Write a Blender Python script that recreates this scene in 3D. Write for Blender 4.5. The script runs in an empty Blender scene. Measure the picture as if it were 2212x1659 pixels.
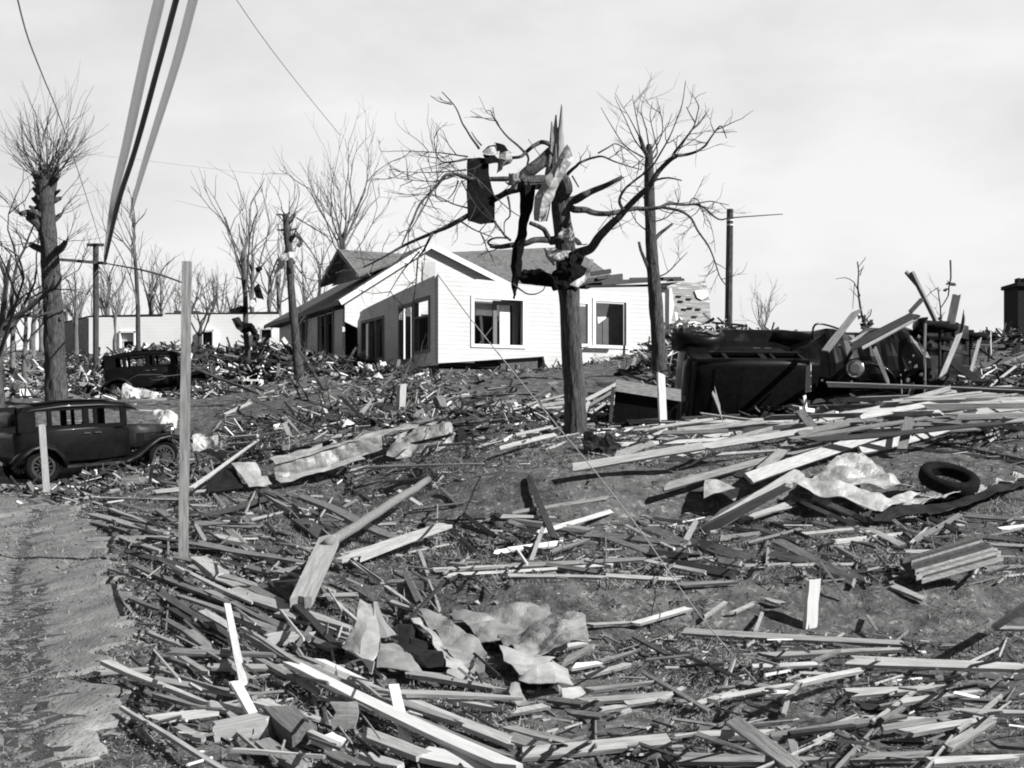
import bpy, bmesh, math, random
from mathutils import Vector, Matrix, noise
R = random.Random(1936)
scene = bpy.context.scene
C = scene.collection
# ---------------------------------------------------------------- camera, sky, sun, exposure
F, CX, HZ = 2606.0, 1106.0, 930.0          # focal length, centre and horizon row for a 2212 px wide frame
cam_d = bpy.data.cameras.new("camera"); cam = bpy.data.objects.new("camera", cam_d); C.objects.link(cam)
cam.location = (0, 0, 0); cam.rotation_euler = (math.radians(90), 0, 0)
cam_d.sensor_width = 36; cam_d.lens = 36*F/2212; cam_d.shift_y = (HZ-829.5)/2212
cam_d.clip_start = .05; cam_d.clip_end = 3000
scene.camera = cam
SUN_AZ = Vector((.88, -.475)).normalized(); SUN_EL = math.radians(36)
sl = bpy.data.lights.new("sun", 'SUN'); sl.energy = 5.0; sl.angle = math.radians(.6); sl.color = (1, .995, .985)
so = bpy.data.objects.new("sun", sl); C.objects.link(so)
sd = Vector((SUN_AZ.x*math.cos(SUN_EL), SUN_AZ.y*math.cos(SUN_EL), math.sin(SUN_EL)))
so.rotation_euler = sd.to_track_quat('Z', 'Y').to_euler(); so.location = sd*60
scene.view_settings.view_transform = 'Standard'; scene.view_settings.look = 'None'
scene.view_settings.exposure = .42; scene.view_settings.gamma = 1
scene.cycles.pixel_filter_type = 'BLACKMAN_HARRIS'; scene.cycles.filter_width = 1.9
scene.cycles.max_bounces = 6; scene.cycles.diffuse_bounces = 3
W = bpy.data.worlds.new("World"); scene.world = W; W.use_nodes = True
def sky():
    nt = W.node_tree; N = nt.nodes; N.clear(); L = nt.links
    out = N.new('ShaderNodeOutputWorld'); bg = N.new('ShaderNodeBackground'); bg.inputs[1].default_value = .1
    L.new(bg.outputs[0], out.inputs[0])
    st = N.new('ShaderNodeTexSky'); st.sky_type = 'NISHITA'; st.sun_disc = False
    st.sun_elevation = SUN_EL; st.sun_rotation = math.atan2(sd.x, sd.y)
    bw = N.new('ShaderNodeRGBToBW'); L.new(st.outputs[0], bw.inputs[0])
    tc = N.new('ShaderNodeTexCoord'); sp = N.new('ShaderNodeSeparateXYZ'); L.new(tc.outputs['Generated'], sp.inputs[0])
    mp = N.new('ShaderNodeMapping'); mp.inputs['Scale'].default_value = (1, 1, 2.4); mp.inputs['Location'].default_value = (1.3, .4, .2)
    L.new(tc.outputs['Generated'], mp.inputs[0])
    no = N.new('ShaderNodeTexNoise'); no.inputs['Scale'].default_value = 2.6; no.inputs['Detail'].default_value = 7; no.inputs['Roughness'].default_value = .55
    L.new(mp.outputs[0], no.inputs['Vector'])
    def mr(src, a, b, c, d, smooth=False):
        m = N.new('ShaderNodeMapRange'); m.inputs[1].default_value = a; m.inputs[2].default_value = b
        m.inputs[3].default_value = c; m.inputs[4].default_value = d
        if smooth: m.interpolation_type = 'SMOOTHSTEP'
        L.new(src, m.inputs[0]); return m.outputs[0]
    def ma(op, a, b):
        m = N.new('ShaderNodeMath'); m.operation = op
        for i, v in enumerate((a, b)):
            if isinstance(v, (int, float)): m.inputs[i].default_value = v
            else: L.new(v, m.inputs[i])
        return m.outputs[0]
    front = mr(sp.outputs['Y'], .1, .75, 0, 1, True)          # bright cloud bank ahead, clearer darker sky behind and overhead
    low = mr(sp.outputs['Z'], .38, .75, 1, 0, True)
    bank = ma('MULTIPLY', front, low)
    clouds = mr(no.outputs[0], .34, .62, 4.1, 5.8)
    c = ma('ADD', ma('MULTIPLY', bank, clouds), ma('MULTIPLY', bw.outputs[0], .16))
    c = ma('ADD', c, .55)
    L.new(c, bg.inputs[0])
sky()

# ---------------------------------------------------------------- helpers
def P(x, y, d): return Vector(((x-CX)/F*d, d, (HZ-y)/F*d))
def lerp(a, b, t): return a+(b-a)*t
def pw(prof, x):
    if x <= prof[0][0]: return prof[0][1]
    for (a, za), (b, zb) in zip(prof, prof[1:]):
        if x <= b: return za+(zb-za)*(x-a)/(b-a)
    return prof[-1][1]
FAR = [(75, 4.6), (120, 8), (400, 24), (1500, 60)]
PROF = [
 (60, [(5.7,-1.6),(20,-1.45),(24,-1.3),(27,-1.05),(30,-.3),(33,.5),(36,.95),(42,1.2),(60,2.5)]),
 (400, [(5.7,-1.6),(9.4,-1.52),(12.8,-1.4),(19,-1.24),(21,-.98),(24,-.92),(27,-.85),(30,-.35),(33,.25),(36,.85),(42,1.15),(60,3)]),
 (700, [(5.7,-1.6),(9.4,-1.5),(11,-1.36),(18.5,-1.24),(20,-.85),(22,-.5),(25,-.2),(29,.4),(33,.95),(35,1.2),(41,1.85),(46,2.0),(60,3)]),
 (1100, [(5.7,-1.6),(9.3,-1.56),(9.85,-1.26),(15.2,-1.2),(16.3,-.56),(21,-.12),(27,.42),(30.5,.72),(32,1.25),(38,1.85),(46,2.0),(60,3.2)]),
 (1700, [(5.7,-1.6),(9.3,-1.56),(9.85,-1.26),(15.2,-1.15),(16.2,-.47),(20,-.02),(24,.15),(27,.75),(32,1.8),(38,2.9),(45,3.5),(60,3.9)]),
 (2212, [(5.7,-1.6),(9.3,-1.56),(9.85,-1.3),(15,-1.0),(17,-.4),(19.5,.1),(24,.5),(28,1.2),(35,2.6),(39,3.05),(60,3.4)]),
]
PROF = [((x-CX)/F, p+FAR) for x, p in PROF]
def tz(X, Y):
    d = max(Y, 3.0); u = X/d
    dd = d + (.22*math.sin(X*.9+1)+.12*math.sin(X*2.3)+.25*noise.noise((X*.5, Y*.2, 0)))*(1 if 8 < d < 35 else 0)
    if u <= PROF[0][0]: return pw(PROF[0][1], d)
    for (ua, pa), (ub, pb) in zip(PROF, PROF[1:]):
        if u <= ub:
            t = (u-ua)/(ub-ua); t = t*t*(3-2*t)
            if t < .3 and ua == PROF[0][0]: dd = d
            return lerp(pw(pa, dd), pw(pb, dd), t)
    return pw(PROF[-1][1], dd)
def hit(x, y, h=0.0):
    kx, kz = (x-CX)/F, (HZ-y)/F
    d, step, last = 3.5, .15, None
    while d < 150:
        g = kz*d-(tz(kx*d, d)+h)
        if g <= 0:
            if last is not None:
                d = d-step*(-g)/(last-g) if last != g else d
            return d
        last = g; d += step; step = .15 if d < 40 else .6
    return 150
def G(x, y, h=0.0): return P(x, y, hit(x, y, h))
def onz(x, d, h=0.0):
    X = (x-CX)/F*d; return Vector((X, d, tz(X, d)+h))

class MB:
    def __init__(s): s.v = []; s.f = []; s.m = []; s.mi = 0
    def addf(s, f): s.f.append(f); s.m.append(s.mi)
    def box(s, c, ax, ay, az):
        b = len(s.v); c = Vector(c); ax, ay, az = Vector(ax), Vector(ay), Vector(az)
        for k in range(8):
            s.v.append(c + ax*(1 if k & 1 else -1) + ay*(1 if k & 2 else -1) + az*(1 if k & 4 else -1))
        for q in ((0,2,3,1),(4,5,7,6),(0,1,5,4),(2,6,7,3),(0,4,6,2),(1,3,7,5)): s.addf([b+i for i in q])
        return s
    def bx(s, x0, x1, y0, y1, z0, z1):
        return s.box(((x0+x1)/2, (y0+y1)/2, (z0+z1)/2), ((x1-x0)/2, 0, 0), (0, (y1-y0)/2, 0), (0, 0, (z1-z0)/2))
    def tube(s, pts, rad, n=6, cap=True, wob=0.0, ridge=0.0):
        pts = [Vector(p) for p in pts]; b = len(s.v); m = len(pts)
        t = (pts[1]-pts[0]).normalized(); a = t.orthogonal().normalized()
        for i, p in enumerate(pts):
            t2 = ((pts[min(i+1, m-1)]-pts[max(i-1, 0)])).normalized()
            if t2.length < .5: t2 = t
            a = (a-t2*a.dot(t2)); a = a.normalized() if a.length > 1e-6 else t2.orthogonal().normalized()
            c = t2.cross(a); t = t2
            r = rad[i] if isinstance(rad, (list, tuple)) else rad
            for k in range(n):
                an = 2*math.pi*k/n; rr = r*(1+wob*noise.noise((p.x*3+k*1.7, p.y*3, p.z*2.2))) if wob else r
                if ridge: rr *= 1+ridge*(abs(noise.noise((math.cos(an)*3.2+7, math.sin(an)*3.2, p.z*1.1)))*2-.5+.5*noise.noise((math.cos(an)*7, math.sin(an)*7, p.z*5)))
                s.v.append(p+(a*math.cos(an)+c*math.sin(an))*rr)
        for i in range(m-1):
            for k in range(n):
                q = (k+1) % n
                s.addf([b+i*n+k, b+i*n+q, b+(i+1)*n+q, b+(i+1)*n+k])
        if cap and n > 2:
            s.addf([b+k for k in range(n)][::-1]); s.addf([b+(m-1)*n+k for k in range(n)])
        return s
    def loft(s, secs, cap=True):
        b = len(s.v); n = len(secs[0])
        for q in secs: s.v += [Vector(p) for p in q]
        for i in range(len(secs)-1):
            for k in range(n):
                j = (k+1) % n; s.addf([b+i*n+k, b+i*n+j, b+(i+1)*n+j, b+(i+1)*n+k])
        if cap: s.addf([b+k for k in range(n)][::-1]); s.addf([b+(len(secs)-1)*n+k for k in range(n)])
        return s
    def poly(s, pts):
        b = len(s.v); s.v += [Vector(p) for p in pts]; s.addf([b+i for i in range(len(pts))]); return s
    def build(s, name, mat, parent=None, smooth=False, mats=None, solid=0, bevel=0, matrix=None):
        me = bpy.data.meshes.new(name); me.from_pydata([tuple(v) for v in s.v], [], s.f); me.update()
        for m in (mats or [mat]): me.materials.append(m)
        if mats: me.polygons.foreach_set('material_index', s.m)
        bm = bmesh.new(); bm.from_mesh(me); bmesh.ops.recalc_face_normals(bm, faces=bm.faces)
        if bevel: bmesh.ops.bevel(bm, geom=bm.edges[:], offset=bevel, segments=2, affect='EDGES', clamp_overlap=True)
        bm.to_mesh(me); bm.free()
        if smooth: me.polygons.foreach_set('use_smooth', [True]*len(me.polygons))
        o = bpy.data.objects.new(name, me); C.objects.link(o)
        if solid:
            md = o.modifiers.new("solid", 'SOLIDIFY'); md.thickness = solid; md.offset = 0
        if parent: o.parent = parent
        if matrix: o.matrix_world = matrix
        return o
def tag(o, label, cat, group=None, kind=None):
    if label: o['label'] = label
    if cat: o['category'] = cat
    if group: o['group'] = group
    if kind: o['kind'] = kind
    return o
def empty(name, loc, label, cat, group=None, rot=(0,0,0)):
    o = bpy.data.objects.new(name, None); C.objects.link(o); o.location = loc; o.rotation_euler = rot
    return tag(o, label, cat, group)
def kids(mb_or_obj, parent):                       # parent an object whose mesh is in world space
    mb_or_obj.parent = parent; mb_or_obj.matrix_parent_inverse = Matrix.Translation(parent.location).inverted()
    return mb_or_obj
def copy_tree(o, parent=None):
    c = o.copy(); C.objects.link(c)
    if parent: c.parent = parent
    for ch in list(o.children): copy_tree(ch, c)
    return c

# ---------------------------------------------------------------- materials (a black and white place: neutral greys)
def mat(name, base, var=.25, scale=6, rough=.85, bump=.2, stretch=(1,1,1), rnd=0.0, metal=0.0, detail=8, coat=0, spots=None, bscale=None, lines=None, spec=None):
    m = bpy.data.materials.new(name); m.use_nodes = True; nt = m.node_tree; N = nt.nodes; L = nt.links
    b = N['Principled BSDF']; b.inputs['Roughness'].default_value = rough; b.inputs['Metallic'].default_value = metal
    b.inputs['Specular IOR Level'].default_value = spec if spec is not None else (.25 if metal == 0 else .5)
    if coat: b.inputs['Coat Weight'].default_value = coat
    tc = N.new('ShaderNodeTexCoord'); mp = N.new('ShaderNodeMapping'); mp.inputs['Scale'].default_value = stretch
    oi = N.new('ShaderNodeObjectInfo')
    av = N.new('ShaderNodeVectorMath'); av.operation = 'ADD'
    sv = N.new('ShaderNodeVectorMath'); sv.operation = 'SCALE'; sv.inputs[0].default_value = (37, 17, 23); L.new(oi.outputs['Random'], sv.inputs['Scale'])
    L.new(tc.outputs['Object'], av.inputs[0]); L.new(sv.outputs[0], av.inputs[1]); L.new(av.outputs[0], mp.inputs[0])
    no = N.new('ShaderNodeTexNoise'); no.inputs['Scale'].default_value = scale; no.inputs['Detail'].default_value = detail; no.inputs['Roughness'].default_value = .65
    L.new(mp.outputs[0], no.inputs['Vector'])
    mr = N.new('ShaderNodeMapRange'); mr.inputs[1].default_value = .28; mr.inputs[2].default_value = .72
    mr.inputs[3].default_value = base*(1-var); mr.inputs[4].default_value = base*(1+var); L.new(no.outputs[0], mr.inputs[0])
    col = mr.outputs[0]
    def mul(a, bsock):
        q = N.new('ShaderNodeMath'); q.operation = 'MULTIPLY'; L.new(a, q.inputs[0])
        if isinstance(bsock, (int, float)): q.inputs[1].default_value = bsock
        else: L.new(bsock, q.inputs[1])
        return q.outputs[0]
    if rnd:
        r = N.new('ShaderNodeMapRange'); r.inputs[3].default_value = 1-rnd; r.inputs[4].default_value = 1+rnd; L.new(oi.outputs['Random'], r.inputs[0]); col = mul(col, r.outputs[0])
    if spots:                                           # (scale, threshold, factor): patches of another tone
        n2 = N.new('ShaderNodeTexNoise'); n2.inputs['Scale'].default_value = spots[0]; n2.inputs['Detail'].default_value = 5; L.new(mp.outputs[0], n2.inputs['Vector'])
        r = N.new('ShaderNodeMapRange'); r.interpolation_type = 'SMOOTHSTEP'; r.inputs[1].default_value = spots[1]; r.inputs[2].default_value = spots[1]+.08
        r.inputs[3].default_value = 1; r.inputs[4].default_value = spots[2]; L.new(n2.outputs[0], r.inputs[0]); col = mul(col, r.outputs[0])
    h = no.outputs[0]
    bp = N.new('ShaderNodeBump'); bp.inputs['Strength'].default_value = bump; bp.inputs['Distance'].default_value = .02
    if bscale:
        n3 = N.new('ShaderNodeTexNoise'); n3.inputs['Scale'].default_value = bscale; n3.inputs['Detail'].default_value = 6; L.new(mp.outputs[0], n3.inputs['Vector']); h = n3.outputs[0]
    if lines:                                           # clapboards or courses: saw-tooth along z
        sp = N.new('ShaderNodeSeparateXYZ'); L.new(tc.outputs['Object'], sp.inputs[0])
        d = N.new('ShaderNodeMath'); d.operation = 'DIVIDE'; d.inputs[1].default_value = lines[0]; L.new(sp.outputs['Z'], d.inputs[0])
        fr = N.new('ShaderNodeMath'); fr.operation = 'FRACT'; L.new(d.outputs[0], fr.inputs[0])
        r = N.new('ShaderNodeMapRange'); r.inputs[1].default_value = 0; r.inputs[2].default_value = .16; r.inputs[3].default_value = lines[1]; r.inputs[4].default_value = 1; L.new(fr.outputs[0], r.inputs[0])
        col = mul(col, r.outputs[0])
    L.new(h, bp.inputs['Height']); L.new(bp.outputs[0], b.inputs['Normal'])
    cc = N.new('ShaderNodeCombineColor')
    for i in range(3): L.new(col, cc.inputs[i])
    L.new(cc.outputs[0], b.inputs['Base Color'])
    return m
GR = (1.2, 14, 14)
M = dict(
 soil=mat('soil', .098, .8, 4.5, .95, 1.0, spots=(14, .56, 1.9), bscale=26, detail=12),
 road=mat('road_dirt', .19, .55, 3.2, .95, .9, (1, .45, 1), spots=(.6, .55, 1.6), bscale=34, detail=12),
 rut=mat('rut_mud', .07, .6, 4, .95, .6, bscale=20),
 wood_w=mat('wood_whitewashed', .74, .15, 3, .75, .2, GR, .08),
 wood_p=mat('wood_pale', .4, .34, 3, .8, .4, GR, .22, spots=(5, .62, .7)),
 wood_m=mat('wood_grey', .215, .45, 3, .85, .35, GR, .3, spots=(4, .6, .6)),
 wood_d=mat('wood_dark', .055, .5, 3, .9, .4, GR, .4),
 bark=mat('bark', .07, .9, 6, .95, 1.3, (4.5, 4.5, .8), 0, bscale=8),
 bark_l=mat('bark_split_wood', .3, .5, 6, .9, .8, (4, 4, .6)),
 bark_far=mat('bark_faded', .15, .4, 3, .95, .2, rnd=.25),  # paler than near bark: the fade of distance put into the colour
 twig=mat('twig_bark', .07, .4, 8, .9, .2),
 twig_l=mat('twig_bark_faded', .2, .4, 8, .9, .2),  # twigs lightened in colour to look faded far off
 white=mat('white_siding', .66, .08, 1.2, .6, .15, spots=(2.2, .62, .9), lines=(.15, .58)),
 white_s=mat('shade_lifted_siding', .72, .14, 1.5, .7, .15, spots=(1.8, .6, .85), lines=(.125, .7)),  # white siding again for the shaded walls, tone raised to lift their shade
 whitewash=mat('whitewash', .82, .06, 1, .7, .15, spots=(1.5, .64, .92), lines=(.2, .85)),
 trim=mat('white_trim', .82, .06, 2, .6, .1),
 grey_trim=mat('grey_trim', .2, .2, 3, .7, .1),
 plaster=mat('plaster', .5, .15, 2, .9, .2),
 inside=mat('inside_wall_or_screen', .12, .3, 2, .9, .2),
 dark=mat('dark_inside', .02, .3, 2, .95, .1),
 shingle=mat('roof_shingles', .16, .35, 7, .9, .6, spots=(3, .58, .65), lines=(.11, .6)),
 brick=mat('brick', .11, .5, 12, .9, .6, lines=(.085, .45)),
 brick_d=mat('brick_sooty', .02, .5, 12, .9, .6, lines=(.085, .5)),
 lath=mat('bare_sheathing', .34, .35, 2.5, .9, .3, (.6, 1, 6), spots=(2.6, .57, 2.0), lines=(.17, .4)),
 black=mat('black_paint', .007, .5, 5, .35, .06, coat=.12, bscale=2.5, spec=.15),
 black_dust=mat('dusty_black_paint', .022, .7, 4, .5, .1, spots=(3, .56, 2.4)),
 fabric=mat('black_top_fabric', .008, .5, 9, .9, .4, spec=.1),
 chrome=mat('chrome', .75, .1, 5, .18, .05, metal=1),
 glassm=mat('lamp_glass', .16, .1, 5, .15, .05, coat=.6),
 rubber=mat('rubber', .011, .5, 14, .9, .5, spec=.08),
 hub=mat('wheel_paint', .035, .5, 6, .6, .1),
 tin=mat('tin_sheet', .27, .4, 3.2, .55, .5, metal=.15, spots=(1.6, .55, .62), bscale=14),
 tin_l=mat('bright_tin_sheet', .4, .35, 3.4, .55, .5, metal=.15, spots=(1.8, .57, .7), bscale=14),
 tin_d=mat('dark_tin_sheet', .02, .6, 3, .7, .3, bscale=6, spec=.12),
 cloth=mat('pale_cloth', .5, .2, 5, .9, .3),
 cable_d=mat('dark_cable', .02, .3, 5, .6, .1),
 cable_l=mat('pale_cable', .5, .1, 5, .7, .1), ghost_band=mat('translucent_ghost', .6, .05, 5, .8, .05),
 rope=mat('wire_rope', .4, .25, 12, .7, .2),
 grass1=mat('dry_grass', .2, .5, 1.3, .9, .05), grass2=mat('dark_grass', .05, .5, 1.3, .9, .05), grass3=mat('straw', .3, .4, 1.3, .9, .05),
 stone=mat('cement', .3, .3, 8, .9, .4),
)

def ghost_band():                                        # pale blur-ghost bands made translucent to brighten their undersides
    nt = M['ghost_band'].node_tree; b = nt.nodes['Principled BSDF']; o = [n for n in nt.nodes if n.type == 'OUTPUT_MATERIAL'][0]
    t = nt.nodes.new('ShaderNodeBsdfTranslucent'); t.inputs[0].default_value = (.75, .75, .75, 1)
    mx = nt.nodes.new('ShaderNodeMixShader'); mx.inputs[0].default_value = .6
    nt.links.new(b.outputs[0], mx.inputs[1]); nt.links.new(t.outputs[0], mx.inputs[2]); nt.links.new(mx.outputs[0], o.inputs[0])
ghost_band()
# ---------------------------------------------------------------- ground and road
def axis(dense0, dense1, st, lo, hi, grow=1.18):
    a = []; x = dense0
    while x <= dense1: a.append(x); x += st
    s = st; x = a[-1]
    while x < hi: s *= grow; x += s; a.append(min(x, hi))
    s = st; x = a[0]; pre = []
    while x > lo: s *= grow; x -= s; pre.append(max(x, lo))
    return pre[::-1]+a
def ground():
    xs = axis(-12, 12, .13, -700, 700); ys = axis(4, 25, .12, -60, 1500, 1.035)
    mb = MB(); nx = len(xs)
    for y in ys:
        for x in xs:
            z = tz(x, y)
            if y < 60 and abs(x) < 30:
                k = 1.0 if x/max(y, 3) > -.36 else .35
                z += k*(.05*noise.noise((x*1.1, y*1.1, 3)) + .035*noise.noise((x*3.5, y*3.5, 7)) + .02*noise.noise((x*9, y*9, 1)))
            ex = pw([(-20, -1.6), (5.5, -2.1), (7, -2.35), (10, -3.2), (13, -4.35), (18, -6.2), (24, -9.3), (30, -12)], y)
            if y < 26.3 and ex-8.6 < x < ex-.55: z -= .07
            mb.v.append((x, y, z))
    for j in range(len(ys)-1):
        for i in range(nx-1): mb.addf([j*nx+i, j*nx+i+1, (j+1)*nx+i+1, (j+1)*nx+i])
    tag(mb.build('ground', M['soil'], smooth=True), None, None, kind='structure')
    # the dirt road: a sheet a few millimetres over the ground
    mb = MB(); rows = []
    n = 70
    ruts = [[(4, -1.75), (6.2, -2.62), (7.5, -3.16), (9.5, -4.0), (12, -5.0), (17, -6.85), (21, -8.3)], [(4, -1.6), (6.2, -2.45), (8, -3.2), (10, -4.0), (12.3, -4.85)]]
    for j in range(400):
        y = -20+j*.9 if j < 26 else 4+(j-26)*.09
        if y > 27: break
        # right edge follows the litter: about 1.9 m left of the axis near by, 10 m left far off
        e = pw([(-20, -1.6), (5.5, -2.1), (7, -2.35), (10, -3.2), (13, -4.35), (18, -6.2), (24, -9.3), (30, -12)], y) + .5*noise.noise((y*.7, 2, 0)) + .35*noise.noise((y*2.3, 5, 0)) + .22*noise.noise((y*7, 8, 0))
        row = []
        for i in range(n):
            t = 1-(1-i/(n-1))**1.5; x = e-9+9*t
            gr = sum(math.exp(-((x-pw(q, y)-.05*noise.noise((y*2, 1, 1)))/(.1 if k else .16))**2)*(1-k*.4) for k, q in enumerate(ruts))*(1 if y < 21 else 0)
            edge = 0 if 0 < i < n-1 else -.05
            row.append(Vector((x, y, tz(x, y)+.035+edge-.035*gr+.02*noise.noise((x*1.1, y*.6, 5))+.009*noise.noise((x*5, y*5, 5))+.008*noise.noise((x*13, y*13, 5)))))
        rows.append(row)
    for r in rows: mb.v += r
    for j in range(len(rows)-1):
        for i in range(n-1):
            p = rows[j][i]; k_ = min(abs(p.x-pw(ruts[0], p.y))/(.06+.035*noise.noise((p.y*3, 0, p.x))), abs(p.x-pw(ruts[1], p.y))/(.06+.05*noise.noise((p.y*3, 4, p.x))) if p.y < 12.3 else 9)
            mb.mi = 1 if p.y > 3 and p.y < 21 and k_ < 1+.6*noise.noise((p.x*9, p.y*4, 2)) or noise.noise((p.x*1.1, p.y*.5, 8)) > .66+.1*noise.noise((p.x*6, p.y*6, 1)) else 0
            mb.addf([j*n+i, j*n+i+1, (j+1)*n+i+1, (j+1)*n+i])
    tag(mb.build('road', None, mats=[M['road'], M['rut']], smooth=True), None, None, kind='structure')
ground()

# ---------------------------------------------------------------- the wrecked bungalow
TH = math.radians(25); HU = Vector((math.cos(TH), math.sin(TH), 0)); HV = Vector((-math.sin(TH), math.cos(TH), 0)); UZ = Vector((0,0,1))
HO = P(945, 785, 40)
def H(u, v, z): return HO+HU*u+HV*v+UZ*z
def on_plane(x, y, p0, n):
    r = Vector(((x-CX)/F, 1, (HZ-y)/F)); return r*(p0.dot(n)/r.dot(n))
def uvz(p):
    q = p-HO; return q.dot(HU), q.dot(HV), q.z
def front(x, y, v=0): u, _, z = uvz(on_plane(x, y, H(0, v, 0), HV)); return u, z
def side(x, y, u=0): _, v, z = uvz(on_plane(x, y, H(u, 0, 0), HU)); return v, z
def wall(name, matr, parent, fn, a0, a1, holes, top, bot, thick, extra=()):
    A = sorted(set([a0, a1]+[h[0] for h in holes]+[h[1] for h in holes]+list(extra)))
    Zs = sorted(set([h[2] for h in holes]+[h[3] for h in holes]))
    mb = MB(); nl = len(Zs)+2
    for a in A:
        lv = [bot(a)]+[max(bot(a)+.01, min(top(a)-.01, z)) for z in Zs]+[top(a)]
        mb.v += [fn(a, z) for z in lv]
    for i in range(len(A)-1):
        for j in range(nl-1):
            ac = (A[i]+A[i+1])/2
            zlo = Zs[j-1] if j > 0 else -99; zhi = Zs[j] if j < len(Zs) else 99
            if any(h[0] < ac < h[1] and h[2] <= zlo and zhi <= h[3] for h in holes): continue
            mb.addf([i*nl+j, (i+1)*nl+j, (i+1)*nl+j+1, i*nl+j+1])
    return mb.build(name, matr, parent, solid=thick)
def house():
    root = empty('bungalow', (0,0,0), 'white clapboard bungalow torn open by a storm, half its roof gone', 'house')
    hb = lambda mb, u0, u1, v0, v1, z0, z1: mb.box(H((u0+u1)/2, (v0+v1)/2, (z0+z1)/2), HU*(u1-u0)/2, HV*(v1-v0)/2, UZ*(z1-z0)/2)
    fw = lambda a, z: H(a, 0, z)
    f = lambda x, y: front(x, y)
    u1a, u1b = f(1022, 700)[0], f(1127, 700)[0]; z1b, z1t = f(1022, 743)[1], f(1022, 645)[1]
    u2a, u2m, u2n, u2b = f(1243, 700)[0], f(1267, 700)[0], f(1284, 700)[0], f(1350, 700)[0]
    z2b, z2t = f(1310, 746)[1], f(1310, 652)[1]
    ue = f(1434, 700)[0]
    topf = lambda a: pw([(0, 2.93), (1.1, 2.78), (1.4, 2.86), (4.5, 2.72), (ue, 2.76)], a)
    botf = lambda a: pw([(0, 0), (3.7, .31), (3.9, .33), (4.0, -.15), (ue, -.2)], a)
    wall('wall', M['white'], root, fw, 0, ue, [(u1a, u1b, z1b, z1t), (u2a, u2m, z2b+.02, z2t-.12), (u2n, u2b, z2b, z2t)], topf, botf, .14, (1.1, 1.4, 3.7, 3.9, 4.0, 4.5))
    # wing wall in the shade
    ve = side(776, 700)[0]
    s = lambda x, y: side(x, y)
    wa = (s(931,700)[0], s(901,700)[0], s(916, 757)[1], s(916, 650)[1])
    dr = (s(895,700)[0], s(868,700)[0], s(880, 783)[1], s(880, 664)[1])
    tr = (s(832,700)[0], s(787,700)[0], s(810, 775)[1], s(810, 694)[1])
    z_end = s(776, 676)[1]
    topl = lambda a: pw([(0, 2.93), (ve*.4, lerp(2.93, z_end, .36)), (ve*.8, lerp(2.93, z_end, .75)), (ve*.93, lerp(2.93, z_end, .9)), (ve, z_end-.35)], a)
    wl = wall('wing_wall', M['white_s'], root, lambda a, z: H(0, a, z), .07, ve, [wa, dr, tr], topl, lambda a: -.05-.0*a, .14, (ve*.4, ve*.8, ve*.93))
    def frame(name, fn_box, a0, a1, z0, z1, m, bars=(), rails=(), w=.11, depth=.06, face='f'):
        mb = MB()
        def b(x0, x1, q0, q1):
            if face == 'f': hb(mb, x0, x1, -.11, depth, q0, q1)
            else: hb(mb, -.11, depth, x0, x1, q0, q1)
        b(a0-w, a0, z0-w, z1+w); b(a1, a1+w, z0-w, z1+w); b(a0, a1, z1, z1+w); b(a0-.0, a1+.0, z0-w, z0)
        o = mb.build('window', m, root)
        if bars or rails:
            mb = MB()
            for x in bars: b(x-.05, x+.05, z0, z1)
            for z in rails: b(a0, a1, z-.03, z+.03)
            mb.build('sash', m, o)
        return o
    frame('w', None, u1a, u1b, z1b, z1t, M['trim']); frame('w', None, u2n, u2b, z2b, z2t, M['trim'])
    frame('w', None, u2a, u2m, z2b+.02, z2t-.12, M['trim'])
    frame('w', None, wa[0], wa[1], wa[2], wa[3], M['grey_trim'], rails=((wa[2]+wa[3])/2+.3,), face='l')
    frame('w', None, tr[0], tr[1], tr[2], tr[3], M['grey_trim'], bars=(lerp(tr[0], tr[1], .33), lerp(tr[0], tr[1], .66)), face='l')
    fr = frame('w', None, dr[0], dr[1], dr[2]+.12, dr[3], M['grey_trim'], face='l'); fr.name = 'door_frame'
    mb = MB(); hb(mb, .85, 1.75, 6.2, 6.3, 0, 2.6); mb.build('inside_wall_or_screen', M['trim'], root)
    mb = MB(); hb(mb, .35, .4, .3, 2.98, 0, 1.75); mb.build('inside_wall_or_screen', M['dark'], root); mb = MB(); hb(mb, .4, .45, dr[1]+1.35, ve-.1, 0, 2.4); mb.build('inside_wall_or_screen', M['dark'], root)  # dark screens added behind the openings so the windows look dark
    # floor, inside walls, unseen slab added over the corner room to keep it dark
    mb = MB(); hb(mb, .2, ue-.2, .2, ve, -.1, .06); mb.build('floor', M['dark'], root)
    mb = MB(); hb(mb, .1, 4.2, .12, 2.5, 2.55, 2.62); mb.build('shade_slab', M['inside'], root)
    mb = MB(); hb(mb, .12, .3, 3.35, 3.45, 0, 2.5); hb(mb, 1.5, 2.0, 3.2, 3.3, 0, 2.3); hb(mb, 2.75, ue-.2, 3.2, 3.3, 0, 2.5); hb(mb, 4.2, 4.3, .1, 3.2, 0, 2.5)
    mb.build('inside_wall_or_screen', M['inside'], root)
    mb = MB(); hb(mb, u1a+1.12, u1a+1.5, .3, .36, z1b-.2, z1t-.14); mb.build('inside_door', M['trim'], root)
    mb = MB(); hb(mb, u1a+.86, u1a+1.0, .26, .34, z1b-.4, z1t); hb(mb, u1b-.2, u1b-.02, .26, .34, z1b-.4, z1t); hb(mb, u1a+1.0, u1b-.2, .26, .34, z1t-.14, z1t); mb.build('inside_door_frame', M['grey_trim'], root)
    mb = MB(); hb(mb, u1a, u1a+.95, .5, .55, z1t-.3, z1t-.08); mb.build('broken_rail', M['plaster'], root)
    mb = MB(); mb.box(H(u1a+.62, .7, 1.25), HU*.04, HV*.03, (UZ+HU*-.08)*.5); mb.build('broken_rail', M['trim'], root)
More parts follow.
